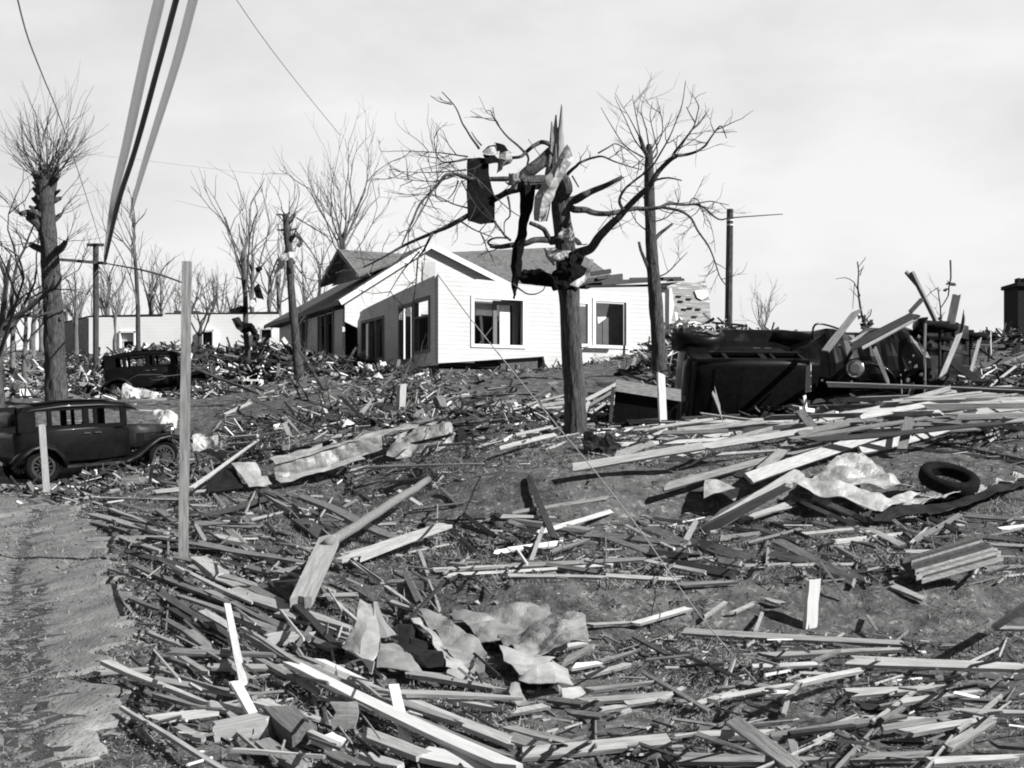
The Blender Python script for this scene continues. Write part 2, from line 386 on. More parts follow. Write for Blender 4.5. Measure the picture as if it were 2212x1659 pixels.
    mb = MB(); hb(mb, u2n+.02, u2n+.35, .5, .55, z2b-.3, z2t); hb(mb, u2b-.65, u2b+.2, .45, .5, z2b-.3, z2t); mb.build('inside_panel', M['inside'], root)
    mb = MB(); mb.poly([H(u2n+.3, .46, z2t), H(u2n+.85, .44, z2t), H(u2n+.7, .44, z2t-.55), H(u2n+.4, .46, z2t-.75)]); mb.build('white_wedge', M['trim'], root, solid=.03)  # white wedge set behind the window top
    mb = MB(); mb.box(H(u2n+.1, -.2, z2b-.08), HU*.5, HV*.05, UZ*.04); mb.build('window_sill', M['trim'], root)
    # footings
    mb = MB(); hb(mb, .1, 2.1, .1, .35, -.75, -.17); mb.build('brick_footing', M['brick'], root)
    mb = MB(); hb(mb, 2.35, 3.75, .1, .35, -.85, .3); mb.build('brick_footing', M['brick'], root)
    mb = MB(); hb(mb, 4.3, ue, .15, .35, -.85, -.2); mb.build('brick_footing', M['brick'], root)
    mb = MB(); hb(mb, .1, .35, .36, ve, -.8, -.06); mb.build('brick_footing', M['brick'], root)
    # front gable behind the wing
    vg = ve+.25; vr = vg-.24
    A = H(*[0, 0, 0]); pr = lambda x, y: on_plane(x, y, H(0, vr, 0), HV)
    A, B, D = pr(930, 528), pr(735, 651), pr(1103, 616)
    sh = HV*.24
    gl = on_plane(744, 700, H(0, vg, 0), HV); ug0 = uvz(gl)[0]; ug1 = uvz(D)[0]+1.5
    Ai, Bi, Di = A+sh, B+sh, D+sh
    za = uvz(Ai)[2]; zb = uvz(Bi)[2]; zd = uvz(Di)[2]; ua, ub, ud = uvz(Ai)[0], uvz(Bi)[0], uvz(Di)[0]
    mb = MB(); topz = lambda u: pw([(ub, zb), (ua, za), (ud, zd), (ug1, zd-.4)], u)-.1
    zbot = uvz(on_plane(746, 695, H(0, vg, 0), HV))[2]
    pts = [H(ug0, vg, zbot), H(ug0+.55, vg, zbot-.25), H(ug0+1.0, vg, 0), H(ud, vg, 0), H(ud, vg, topz(ud)), H(ua, vg, za-.1), H(ug0, vg, topz(ug0))]
    mb.poly(pts); mb.build('gable_wall', M['white'], root, solid=.12)
    vu, vz = uvz(on_plane(925, 589, H(0, vg, 0), HV))[0], uvz(on_plane(925, 589, H(0, vg, 0), HV))[2]
    mb = MB(); hb(mb, vu-.28, vu+.28, vg-.11, vg-.06, vz-.42, vz+.42); mb.build('gable_vent', M['plaster'], root)
    # shaded main wall going back on the left
    def s2(x, y): return side(x, y, ug0)
    vend = s2(607, 700)[0]
    w1 = (s2(664,720)[0], s2(648,720)[0], s2(656,765)[1], s2(656,690)[1]); w2 = (s2(722,720)[0], s2(692,720)[0], s2(707,766)[1], s2(707,672)[1])
    wall('side_wall', M['white_s'], root, lambda a, z: H(ug0, a, z), vg+.1, vend, [w1, w2], lambda a: zb-.25, lambda a: -.3, .12)
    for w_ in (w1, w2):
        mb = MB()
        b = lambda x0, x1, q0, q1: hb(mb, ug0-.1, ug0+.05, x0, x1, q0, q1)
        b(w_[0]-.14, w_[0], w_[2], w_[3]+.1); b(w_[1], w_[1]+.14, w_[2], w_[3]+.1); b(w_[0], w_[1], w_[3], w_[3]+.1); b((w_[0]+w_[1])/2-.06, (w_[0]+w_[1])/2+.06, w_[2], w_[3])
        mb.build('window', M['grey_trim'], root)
    mb = MB(); hb(mb, ug0+1.5, ug0+1.6, vg+.5, vend, -.3, 2.6); mb.build('inside_wall_or_screen', M['dark'], root)
    # roof
    Lr = uvz(on_plane(573, 702, H(uvz(B)[0], 0, 0), HU))[1]-vr
    E = B+HV*Lr; Re = A+HV*(Lr*.52)
    Bb = H(uvz(D)[0]+2.0, vr+Lr, uvz(B)[2])
    apex = H(ua-3.0, vr+2.0, za-.03)
    apx = lambda x, y: on_plane(x, y, H(ua-3.0, 0, 0), HU)
    apex, dl, dn = apx(741, 542), apx(701, 617), apx(782, 594)
    rdR = P(1235, 536, apex.y+4.2); hipR = P(1330, 604, apex.y+1.8); lowR = P(1210, 612, apex.y-1.2)
    mb = MB()
    mb.poly([A, B, E, Re]); mb.poly([A, Re, apex+HU*3.2, ])
    Rm = apex+HU*3.1
    mb.poly([A, Rm, rdR, hipR, lowR, D])
    mb.poly([Re, E, Bb, rdR+HV*1.5]); mb.poly([Re, rdR+HV*1.5, rdR, Rm]); mb.poly([rdR, rdR+HV*1.5, Bb, hipR])
    roof = mb.build('roof', M['shingle'], root, solid=.14)
    mb = MB(); inn = HU*3.4
    mb.poly([apex-HU*.15, dn-HU*.15-UZ*.05, Rm]); mb.poly([apex-HU*.15, Rm, dl-HU*.15-UZ*.05])
    ds = mb.build('roof_dormer', M['shingle'], root, solid=.1)
    mb = MB(); mb.poly([apex+HU*.35-UZ*.12, dn+HU*.35, dl+HU*.35]); mb.build('dormer_gable', M['grey_trim'], ds, solid=.06)  # shade of the left-facing gable put into its grey tone
    mb = MB()
    for a_, b_ in ((apex, dl), (apex, dn)):
        c = (a_+b_)/2-HU*.2; e = (b_-a_); mb.box(c, e*.5, HU*.03, UZ.cross(e.normalized()).cross(e.normalized()).normalized()*.09)
    mb.build('dormer_rake', M['grey_trim'], ds)
    for a_, b_ in ((A, B), (A, D)):
        e = b_-a_; up = e.normalized().cross(HV).normalized(); mb = MB(); mb.box((a_+b_)/2-HV*.05-UZ*.04, e*.505, HV*.025, up*.11); mb.build('rake_board', M['trim'], root)
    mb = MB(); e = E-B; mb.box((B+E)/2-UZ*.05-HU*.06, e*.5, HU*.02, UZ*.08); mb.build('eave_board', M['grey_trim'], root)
    # torn rafters over the front room
    rr = random.Random(5)
    for x0, y0, x1, y1, w_ in ((1265,606,1345,600,11),(1290,601,1345,594,9),(1300,612,1420,604,10),(1360,604,1472,602,9),(1240,616,1330,614,8),(1275,592,1320,585,9),(1440,606,1478,604,7),(1180,612,1260,617,6),(1265,619,1440,616,5)):
        a_ = P(x0, y0, 45.5+rr.random()); b_ = P(x1, y1, 46.5+rr.random()); e = b_-a_
        mb = MB(); mb.box((a_+b_)/2, e/2, Vector((0,.06,0)), e.normalized().cross(Vector((0,1,0)))*w_/2/F*46); mb.build('rafter', M['wood_d'], root)
    # rear right corner: bare sheathing still standing
    q = lambda x, y: on_plane(x, y, H(0, 2.2, 0), HV)
    mb = MB(); mb.poly([q(1428, 800), q(1428, 612), q(1466, 609), q(1498, 612), q(1522, 606), q(1530, 640), q(1534, 690), q(1541, 742), q(1541, 800)])
    mb.build('torn_wall', M['lath'], root, solid=.1)
    for pts in ([(1500,628),(1526,624),(1532,640),(1516,648),(1506,643)], [(1432,628),(1450,622),(1456,660),(1448,700),(1454,742),(1432,750)], [(1460,700),(1500,694),(1520,700),(1525,716),(1490,730),(1462,724)]):
        mb = MB(); mb.poly([on_plane(x, y, H(0, 2.1, 0), HV) for x, y in pts]); mb.build('plaster_patch', M['trim'], root, solid=.03)
    for x, y in ((1470,651),(1488,646),(1478,668),(1490,666),(1463,700),(1478,705),(1470,716),(1490,712),(1466,640),(1508,668),(1500,684)):
        mb = MB(); c = on_plane(x, y, H(0, 2.12, 0), HV); mb.box(c, HU*.11, HV*.02, UZ*.03); mb.build('gap_shade', M['dark'], root)  # dark slabs laid on the wall for the shade within gaps
    mb = MB(); hb(mb, .1, ue, 8.6, 8.7, -.3, 2.5); mb.build('back_wall', M['inside'], root)
house()

# ---------------------------------------------------------------- low white building far behind
def far_building():
    root = empty('low_white_building', (0,0,0), 'long low whitewashed building beyond the rubble, with a flat dark roof', 'building')
    D = 76; q = lambda x, y: P(x, y, D)
    hol = [(262, 290, 719, 752), (434, 460, 716, 758), (561, 587, 711, 729)]
    X = lambda x: (x-CX)/F*D; Zz = lambda y: (HZ-y)/F*D
    wall('wall', M['whitewash'], root, lambda a, z: Vector((a, D+(a-X(193))*.03, z)), X(193), X(600), [(X(a), X(b), Zz(d), Zz(c)) for a, b, c, d in hol], lambda a: Zz(pw([(193, 686), (350, 684), (352, 679), (640, 678)], a/D*F+CX)), lambda a: Zz(850), .2, (X(350), X(352)))
    for a, b, c, d in hol:
        mb = MB(); mb.bx(X(a), X(b), D+.5, D+.7, Zz(d), Zz(c)); p = mb.build('window_opening', M['dark'], root)
        mb = MB()
        for x0, x1, y0, y1 in ((a-3, a, c-3, d), (b, b+3, c-3, d), (a-3, b+3, c-4, c)): mb.bx(X(x0), X(x1), D-.16, D+.1, Zz(y1), Zz(y0))
        mb.build('window_frame', M['trim'], p)
    mb = MB(); mb.bx(X(262), X(290), D+.1, D+.2, Zz(737), Zz(719)); mb.build('window_blind', M['plaster'], root)
    mb = MB(); mb.poly([P(135, 700, 84), P(193, 686, D), P(193, 850, D), P(135, 850, 84)]); mb.build('end_wall', M['lath'], root, solid=.2)
    mb = MB(); mb.poly([P(135, 700, 84), P(193, 686, D), P(600, 677, D+.4), P(600, 690, 90)]); mb.build('roof', M['dark'], root, solid=.25)
    mb = MB(); mb.bx(X(352), X(470), D+.5, D+1, Zz(680), Zz(674)); mb.bx(X(352)+.4, X(420), D+1, D+3, Zz(680), Zz(668)); mb.build('torn_roofing', M['wood_d'], root)
far_building()
def chimney():
    root = empty('brick_chimney', P(2210, 722, 42), 'sooty brick chimney stump standing alone on the hill crest', 'chimney')
    mb = MB(); mb.bx(P(2186,0,42).x, P(2270,0,42).x, 41.5, 42.7, P(0, 760, 42).z, P(0, 622, 42).z)
    mb.bx(P(2182,0,42).x, P(2274,0,42).x, 41.4, 42.8, P(0, 622, 42).z, P(0, 614, 42).z)
    kids(mb.build('stack', M['brick_d']), root)
    for x in (2197, 2209, 2222):
        mb = MB(); mb.bx(P(x-3,0,42).x, P(x+3,0,42).x, 41.8, 42.1, P(0, 615, 42).z, P(0, 602, 42).z); kids(mb.build('flue_brick', M['brick_d']), root)
chimney()
mb = MB(); root = empty('low_shed', P(1690, 730, 75), 'long low shed roof peeping over the hill behind the overturned car', 'shed')
mb.poly([P(1590, 728, 72), P(1760, 723, 72), P(1770, 718, 76), P(1610, 717, 76)]); kids(mb.build('roof', M['wood_d'], solid=.15), root)
mb = MB(); mb.bx(P(1600,0,73).x, P(1762,0,73).x, 73, 76, P(0, 790, 73).z, P(0, 726, 73).z); kids(mb.build('wall', M['plaster']), root)
# ---------------------------------------------------------------- the cars
def make_car(label, name='sedan_car', group=None):
    root = empty(name, (0,0,0), label, 'car', group)
    BL, BD = M['black'], M['black_dust']
    # tub: rounded sections along x
    def rsec(x, hw, z0, z1, r=.1):
        p = []
        for cy, cz, a0 in ((hw-r, z0+r, -90), (hw-r, z1-r, 0), (-hw+r, z1-r, 90), (-hw+r, z0+r, 180)):
            for k in range(4):
                a = math.radians(a0+30*k); p.append((x, cy+r*math.cos(a), cz+r*math.sin(a)))
        return p
    mb = MB(); mb.loft([rsec(-1.86, .5, .62, 1.0, .15), rsec(-1.84, .6, .5, 1.12, .12), rsec(-1.7, .67, .44, 1.16, .06), rsec(-.6, .7, .42, 1.16, .05), rsec(.2, .68, .42, 1.16, .05), rsec(.64, .56, .44, 1.14, .08)])
    mb.build('body', BL, root, smooth=True)
    cab = MB()
    for s in (-1, 1):
        y = .645*s; t = .03
        def pil(x0, x1, z0=1.12, z1=1.62): cab.bx(x0, x1, y-t, y+t, z0, z1)
        pil(-1.8, -1.42); pil(-1.0, -.9) if False else None
        pil(-1.18, -1.08); pil(-.42, -.28); pil(-.18, -.1); pil(.42, .5)
        cab.bx(-1.8, .56, y-t-.005, y+t+.005, 1.53, 1.64); cab.bx(-1.8, .56, y-t-.01, y+t+.012, 1.1, 1.2)
    cab.bx(-1.83, -1.77, -.62, .62, 1.1, 1.3); cab.bx(-1.83, -1.77, -.62, .62, 1.5, 1.66); cab.bx(-1.83, -1.77, -.62, -.25, 1.3, 1.5); cab.bx(-1.83, -1.77, .25, .62, 1.3, 1.5)
    cab.bx(.5, .58, -.64, -.58, 1.1, 1.62); cab.bx(.5, .58, .58, .64, 1.1, 1.62); cab.bx(.5, .58, -.6, .6, 1.54, 1.64)
    cab.build('window_frame', BL, root, bevel=.012)
    mb = MB(); secs = []
    for x, z, hw, th in ((-1.93, 1.36, .5, .04), (-1.9, 1.5, .6, .08), (-1.78, 1.62, .66, .08), (-1.5, 1.7, .69, .09), (-.8, 1.75, .7, .1), (0, 1.74, .7, .1), (.5, 1.7, .68, .09), (.7, 1.63, .66, .05), (.84, 1.56, .62, .03)):
        top = [(x, hw*c, z-.07*c*c-(.05 if abs(c) > .95 else 0)) for c in (-1, -.8, -.5, 0, .5, .8, 1)]
        secs.append(top+[(x, hw*.97, z-.08-th), (x, -hw*.97, z-.08-th)])
    mb.loft(secs); rf = mb.build('roof', BL, root, smooth=True)
    mb = MB(); rows = [[(x, y*.56, pw([(-1.5,1.705),(-.8,1.757),(0,1.747),(.5,1.705)], x)-.022*(y*2)**2*.3+.006) for y in (-1, -.5, 0, .5, 1)] for x in (-1.4, -.8, -.2, .3)]
    b = 0
    for r in rows: mb.v += [Vector(p) for p in r]
    for i in range(3):
        for k in range(4): mb.addf([i*5+k, i*5+k+1, (i+1)*5+k+1, (i+1)*5+k])
    mb.build('roof_insert', M['fabric'], rf)
    mb = MB(); mb.loft([rsec(.62, .55, .55, 1.15, .16), rsec(1.2, .42, .58, 1.12, .16), rsec(1.74, .3, .6, 1.08, .14)]); hd = mb.build('hood', BD, root, smooth=True)
    for s in (-1, 1):
        mb = MB()
        for k in range(12):
            x = .85+k*.055; hw = pw([(.62,.55),(1.2,.42),(1.74,.3)], x); mb.box((x, s*(hw+.004), .82), (.016, 0, 0), (0, .012, 0), (0, 0, .11))
        mb.build('louvre', BL, hd)
    mb = MB(); mb.loft([rsec(1.74, .33, .52, 1.12, .14), rsec(1.83, .32, .52, 1.11, .14)]); rs = mb.build('radiator_shell', M['chrome'], root)
    mb = MB(); mb.loft([rsec(1.83, .27, .57, 1.06, .1), rsec(1.84, .27, .57, 1.06, .1)]); mb.build('grille', M['dark'], rs)
    for s in (-1, 1):
        def fen(path, w):
            mb = MB(); secs = []
            for i, (x, z) in enumerate(path):
                y0, y1 = s*.5, s*(.5+w); a = Vector(path[min(i+1, len(path)-1)])-Vector(path[max(i-1, 0)]); a.normalize(); n = Vector((-a.y, a.x)) if a.x > 0 else Vector((a.y, -a.x))
                q = []
                for c, k in ((0, 0), (.25, .035), (.6, .05), (.9, .02), (1, -.06), (.97, -.075), (.6, .02), (.25, .005), (0, -.03)):
                    q.append((x+n.x*k, lerp(y0, y1, c), z+n.y*k))
                secs.append(q)
            mb.loft(secs); return mb.build('fender', BL, root, smooth=True)
        fen([(1.92, .5), (1.86, .66), (1.7, .79), (1.45, .85), (1.2, .81), (.95, .66), (.7, .47), (.45, .37), (.2, .34)], .4)
        fen([(-.85, .36), (-.95, .58), (-1.1, .75), (-1.35, .84), (-1.6, .79), (-1.8, .66), (-1.98, .48)], .4)
        mb = MB(); mb.bx(-.9, .35, min(s*.6, s*.9), max(s*.6, s*.9), .31, .36); mb.build('running_board', BD, root)
        mb = MB(); secs = []
        for x, r in ((1.5, .02), (1.54, .08), (1.62, .12), (1.68, .13), (1.7, .125)):
            secs.append([(x, s*.45+r*math.cos(k*math.pi/7), .93+r*math.sin(k*math.pi/7)) for k in range(14)])
        mb.loft(secs); hl = mb.build('headlight', M['chrome'], root, smooth=True)
        mb = MB(); mb.loft([[(x, s*.45+r*math.cos(k*math.pi/7), .93+r*math.sin(k*math.pi/7)) for k in range(14)] for x, r in ((1.7, .115), (1.72, .07))]); mb.build('lens', M['glassm'], hl)
        mb = MB(); mb.box((-.36, s*.715, 1.02), (.07, 0, 0), (0, .012, 0), (0, 0, .014)); mb.build('door_handle', M['chrome'], root)
        mb = MB(); mb.box((-.12, s*.715, 1.02), (.07, 0, 0), (0, .012, 0), (0, 0, .014)); mb.build('door_handle', M['chrome'], root)
        for x in (1.35, -1.35):
            y = s*.7; mb = MB(); n = 24
            secs = []
            for k in range(n+1):
                a = 2*math.pi*k/n
                secs.append([(x+(.31+.065*math.cos(q*math.pi/4))*math.cos(a), y+.07*math.sin(q*math.pi/4), .375+(.31+.065*math.cos(q*math.pi/4))*math.sin(a)) for q in range(8)])
            mb.loft(secs, cap=False); ty = mb.build('wheel', M['rubber'], root, smooth=True)
            mb = MB()
            for q in range(n):
                a, c = 2*math.pi*q/n, 2*math.pi*(q+1)/n
                for r0, r1 in ((.2, .255),):
                    for yy in (-.035, .035): mb.poly([(x+r0*math.cos(a), y+yy, .375+r0*math.sin(a)), (x+r1*math.cos(a), y+yy, .375+r1*math.sin(a)), (x+r1*math.cos(c), y+yy, .375+r1*math.sin(c)), (x+r0*math.cos(c), y+yy, .375+r0*math.sin(c))])
            for q in range(12):
                a = 2*math.pi*q/12; mb.box((x+.14*math.cos(a), y, .375+.14*math.sin(a)), (.08*math.cos(a), 0, .08*math.sin(a)), (0, .018, 0), (-.014*math.sin(a), 0, .014*math.cos(a)))
            mb.loft([[(x+.075*math.cos(q*math.pi/6), y+yy, .375+.075*math.sin(q*math.pi/6)) for q in range(12)] for yy in (-.07, .07)])
            mb.build('rim', M['hub'], ty)
    mb = MB()
    for x in (1.35, -1.35): mb.tube([(x, -.7, .375), (x, .7, .375)], .035, 6)
    mb.bx(-1.8, 1.85, -.36, -.28, .4, .48); mb.bx(-1.8, 1.85, .28, .36, .4, .48); mb.tube([(-1.3, 0, .36), (.6, 0, .42)], .04, 6)
    mb.build('chassis', M['black_dust'], root)
    mb = MB(); mb.tube([(2.06, -.75, .48), (2.1, -.4, .48), (2.1, .4, .48), (2.06, .75, .48)], .03, 6); mb.build('bumper', M['chrome'], root)
    return root
def place(o, loc, yaw, roll=0, pitch=0):
    o.matrix_world = Matrix.Translation(loc) @ Matrix.Rotation(yaw, 4, 'Z') @ Matrix.Rotation(pitch, 4, 'Y') @ Matrix.Rotation(roll, 4, 'X')
rad = math.radians
car1 = make_car('black box-bodied sedan standing upright beside the dirt road, rear towards the road')
r_, f_ = P(84, 1009, 25.4), P(366, 984, 27.3)
yaw1 = math.atan2(f_.y-r_.y, f_.x-r_.x); lv = Vector((-math.sin(yaw1), math.cos(yaw1), 0))
c1 = (r_+f_)/2+lv*.7-UZ*.375
place(car1, c1, yaw1, 0, -math.atan2(f_.z-r_.z, 2.9))
car2 = copy_tree(car1); car2['label'] = 'battered dark sedan with a loose front fender, farther uphill by the rubble'
place(car2, P(352, 862, 43), rad(10), 0, rad(-5))
car3 = copy_tree(car1); car3.name = 'overturned_car'; car3['label'] = 'black sedan flipped on its side, its roof facing the yard'
yw = rad(8); ph = rad(112)
rc = P(1624, 850, 24.2)
Mx = Matrix.Rotation(yw, 4, 'Z') @ Matrix.Rotation(ph, 4, 'X')
place(car3, rc-Mx @ Vector((-.6, 0, 1.74)), yw, ph)
car4 = copy_tree(car1); car4.name = 'wrecked_car'; car4['label'] = 'dark wrecked car on its side with two wheels lying flat in the air'
yw = math.atan2(-.83, -.55)
Mx = Matrix.Rotation(yw, 4, 'Z') @ Matrix.Rotation(rad(90), 4, 'X')
place(car4, P(2030, 709, 25)-Mx @ Vector((1.35, .7, .375)), yw, rad(90))

def headlamp():
    c = P(1848, 797, 23.6); root = empty('headlamp', c, 'chrome headlamp shell lying loose against the wrecked car', 'headlamp')
    ax = Vector((-.35, -1, .1)).normalized(); a = ax.orthogonal().normalized(); b = ax.cross(a)
    mb = MB(); mb.loft([[c+ax*x+(a*math.cos(k*math.pi/8)+b*math.sin(k*math.pi/8))*r for k in range(16)] for x, r in ((-.14, .03), (-.1, .11), (-.02, .16), (.04, .175), (.06, .165))]); kids(mb.build('shell', M['chrome'], smooth=True), root)
    mb = MB(); mb.loft([[c+ax*x+(a*math.cos(k*math.pi/8)+b*math.sin(k*math.pi/8))*r for k in range(16)] for x, r in ((.06, .15), (.085, .09))]); kids(mb.build('lens', M['glassm']), root)
headlamp()
def crate():
    root = empty('tar_paper_box', (0,0,0), 'big black tar-papered box behind the short white stake, torn at one end', 'box')
    d = 22.6; a, b, c, e = P(1330, 836, d), P(1470, 858, d-.2), P(1470, 912, d-.2), P(1324, 912, d)
    bk = Vector((.25, 1.1, .05)); mb = MB(); mb.loft([[a, b, c, e], [a+bk, b+bk, c+bk, e+bk]]); mb.build('shell', M['fabric'], root)
    mb = MB(); dr = (b-a); mb.box((a+b)/2-Vector((0,.05,-.03)), dr*.5, Vector((0,.03,.0)), Vector((0,0,.11))); mb.build('edge_board', M['wood_p'], root)
    mb = MB(); mb.box((a+e)/2-Vector((.05,.04,0)), (a-e)*.5, Vector((.03,0,0)), Vector((0,.03,0))); mb.build('corner_post', M['wood_d'], root)
    mb = MB(); mb.poly([b-Vector((-.02,.06,.1)), b-Vector((-.12,.1,.05)), c-Vector((-.1,.1,-.2)), c-Vector((0,.06,-.1))]); mb.build('torn_flap', M['fabric'], root, solid=.02)
crate()
def tyre(c, tilt, label):
    n = 28; mb = MB(); secs = []; rot = tilt
    for k in range(n+1):
        a = 2*math.pi*k/n
        secs.append([c+rot @ Vector((rr*math.cos(a), rr*math.sin(a), zz)) for rr, zz in ((.375,-.05),(.38,0),(.375,.05),(.362,.075),(.32,.092),(.27,.088),(.235,.06),(.228,.045),(.24,.02),(.24,-.02),(.228,-.045),(.235,-.06),(.27,-.088),(.32,-.092),(.362,-.075))])
    mb.loft(secs, cap=False); tag(mb.build('loose_tyre', M['rubber'], smooth=True), label, 'tyre')
tyre(P(2050, 1038, 15.4)+Vector((0,0,.02)), Matrix.Rotation(rad(24), 3, 'X') @ Matrix.Rotation(rad(6), 3, 'Y'), 'black rubber tyre lying flat on the bent tin sheet')

def hulk():
    root = empty('crushed_car_body', (0,0,0), 'crushed black car hulk jammed between the overturned car and the upturned wheels', 'car')
    D = 25.2; mb = MB(); secs = []
    prof = [(1700, 762, 828), (1730, 742, 832), (1765, 722, 834), (1800, 716, 836), (1850, 716, 836), (1900, 712, 836), (1945, 708, 834), (1975, 716, 832), (1990, 745, 826)]
    q = []
    for a, b in zip(prof, prof[1:]):
        for k in range(4): q.append([lerp(a[i], b[i], k/4) for i in range(3)])
    for i, (x, y0, y1) in enumerate(q):
        zt, zb = P(0, y0, D).z, P(0, y1, D).z; X = P(x, 0, D).x; ring = []
        for k in range(20):
            a = 2*math.pi*k/20; cy, cz = math.copysign(abs(math.cos(a))**.45, math.cos(a)), math.copysign(abs(math.sin(a))**.5, math.sin(a))
            p = Vector((X, D+.2+cy*.75, (zt+zb)/2+cz*(zt-zb)/2)); s_ = p*1.3
            p += Vector((noise.noise(s_), noise.noise(s_+Vector((9,0,0))), noise.noise(s_+Vector((0,9,0)))))*.17+Vector((0, noise.noise(p*3.5), noise.noise(p*3.1)))*.06; ring.append(p)
        secs.append(ring)
    mb.loft(secs); mb.build('body', M['black'], root)
    mb = MB(); mb.tube(smooth([P(1757, 735, 24.6), P(1756, 712, 24.6), P(1764, 700, 24.6), P(1785, 702, 24.7), P(1815, 712, 25.0), P(1830, 722, 25.2)], 4), .022, 6); mb.build('top_bow', M['black'], root)
    mb = MB(); secs = []
    for k in range(15):
        a = math.pi*(.05+.95*k/14); c = P(1868, 838, 24.2); secs.append([c+Vector((-math.cos(a)*.62, y, math.sin(a)*.5+z)) for y, z in ((-.2, -.05), (-.1, .04), (.15, .05), (.3, 0), (.15, -.02), (-.1, -.03))])
    mb.loft(secs); mb.build('fender', M['black'], root, smooth=True)
    mb = MB(); mb.poly([P(1742, 792, 23.9), P(1752, 787, 23.8), P(1752, 845, 23.6), P(1740, 848, 23.7)]); mb.build('glass_strip', M['plaster'], root, solid=.02)
    rnd = random.Random(4)
    for x, y, r in ((1965,782,.07),(1978,792,.09),(1972,768,.06),(1990,808,.07),(1955,800,.05),(1815,748,.09),(1985,728,.08),(1960,820,.08),(1838,826,.07),(1775,822,.05)):
        c = P(x, y, 24.0); mb = MB(); n = 5; r *= .55
        mb.loft([[c+Vector((math.cos(a_)*r*rnd.uniform(.5, 1.1), yy, math.sin(a_)*r*rnd.uniform(.3, 1.3))) for a_ in [2*math.pi*k/n for k in range(n)]] for yy in (-.03, .05)]); mb.build('bright_fitting', M['chrome'], root)
# ---------------------------------------------------------------- trees, poles and wires
def Z1(p): return (877.7+p[0]*.2232, 208.5+p[1]*.2232)
def Z3(p): return (822.9+p[0]*.3472, 164.6+p[1]*.3472)
def smooth(pts, k=3):
    out = []
    for i in range(len(pts)-1):
        p0, p1, p2, p3 = pts[max(i-1,0)], pts[i], pts[i+1], pts[min(i+2, len(pts)-1)]
        for s in range(k):
            t = s/k; out.append(.5*((2*p1)+(p2-p0)*t+(2*p0-5*p1+4*p2-p3)*t*t+(3*p1-p0-3*p2+p3)*t**3))
    return out+[pts[-1]]
def limb(mb, px, w0, w1, d0, d1, n=6, k=3, wob=.0):
    """A traced limb: its outline in the view, its own depth from d0 to d1, radius from w0 to w1 (px wide)."""
    m = len(px); pts = [P(x, y, lerp(d0, d1, i/(m-1))+(.12*math.sin(i*2.1+x) if 0 < i < m-1 else 0)) for i, (x, y) in enumerate(px)]
    q = smooth(pts, k); L = len(q)
    mb.tube(q, [max(.003, lerp(w0, w1, (i/(L-1))**.8)/2/F*q[i].y) for i in range(L)], n, wob=wob)
    return q
def twigs(mb, path, rnd, n, ln, r, up=.2, n3=3, t0=.2, sub=2):
    for _ in range(n):
        t = rnd.uniform(t0, 1); i = min(int(t*(len(path)-1)), len(path)-2); p = path[i].lerp(path[i+1], rnd.random())
        dr = (path[i+1]-path[i]).normalized()
        side = Vector((rnd.gauss(0, 1), rnd.gauss(0, 1), rnd.gauss(0, 1))); side = (side-dr*side.dot(dr)).normalized()
        grow(mb, p, (dr*.6+side*.8+UZ*up).normalized(), ln*rnd.uniform(.4, 1.2), r*rnd.uniform(.6, 1.1), rnd, sub, n3)
def grow(mb, p, dr, ln, r, rnd, lev, n=3, up=.06, droop=0, ang=.7, kids_=(2, 3)):
    seg = 4; pts = [p]; q = p; d = dr.copy()
    for i in range(seg):
        d = (d+Vector((rnd.gauss(0, .16), rnd.gauss(0, .16), rnd.gauss(0, .13)+up-droop*i*.1))).normalized(); q = q+d*ln/seg; pts.append(q)
    mb.tube(pts, [r*(1-.55*i/seg) for i in range(seg+1)], n if lev > 0 else 3, cap=False)
    if lev > 0:
        for _ in range(rnd.randint(*kids_)):
            i = rnd.randint(1, seg); t = (pts[i]-pts[i-1]).normalized(); s = Vector((rnd.gauss(0, 1), rnd.gauss(0, 1), rnd.gauss(0, .8))).normalized()
            s = (s-t*s.dot(t)).normalized()
            grow(mb, pts[i], (t+s*ang*rnd.uniform(.5, 1.2)).normalized(), ln*rnd.uniform(.45, .7), r*.5, rnd, lev-1, n, up, droop, ang, kids_)

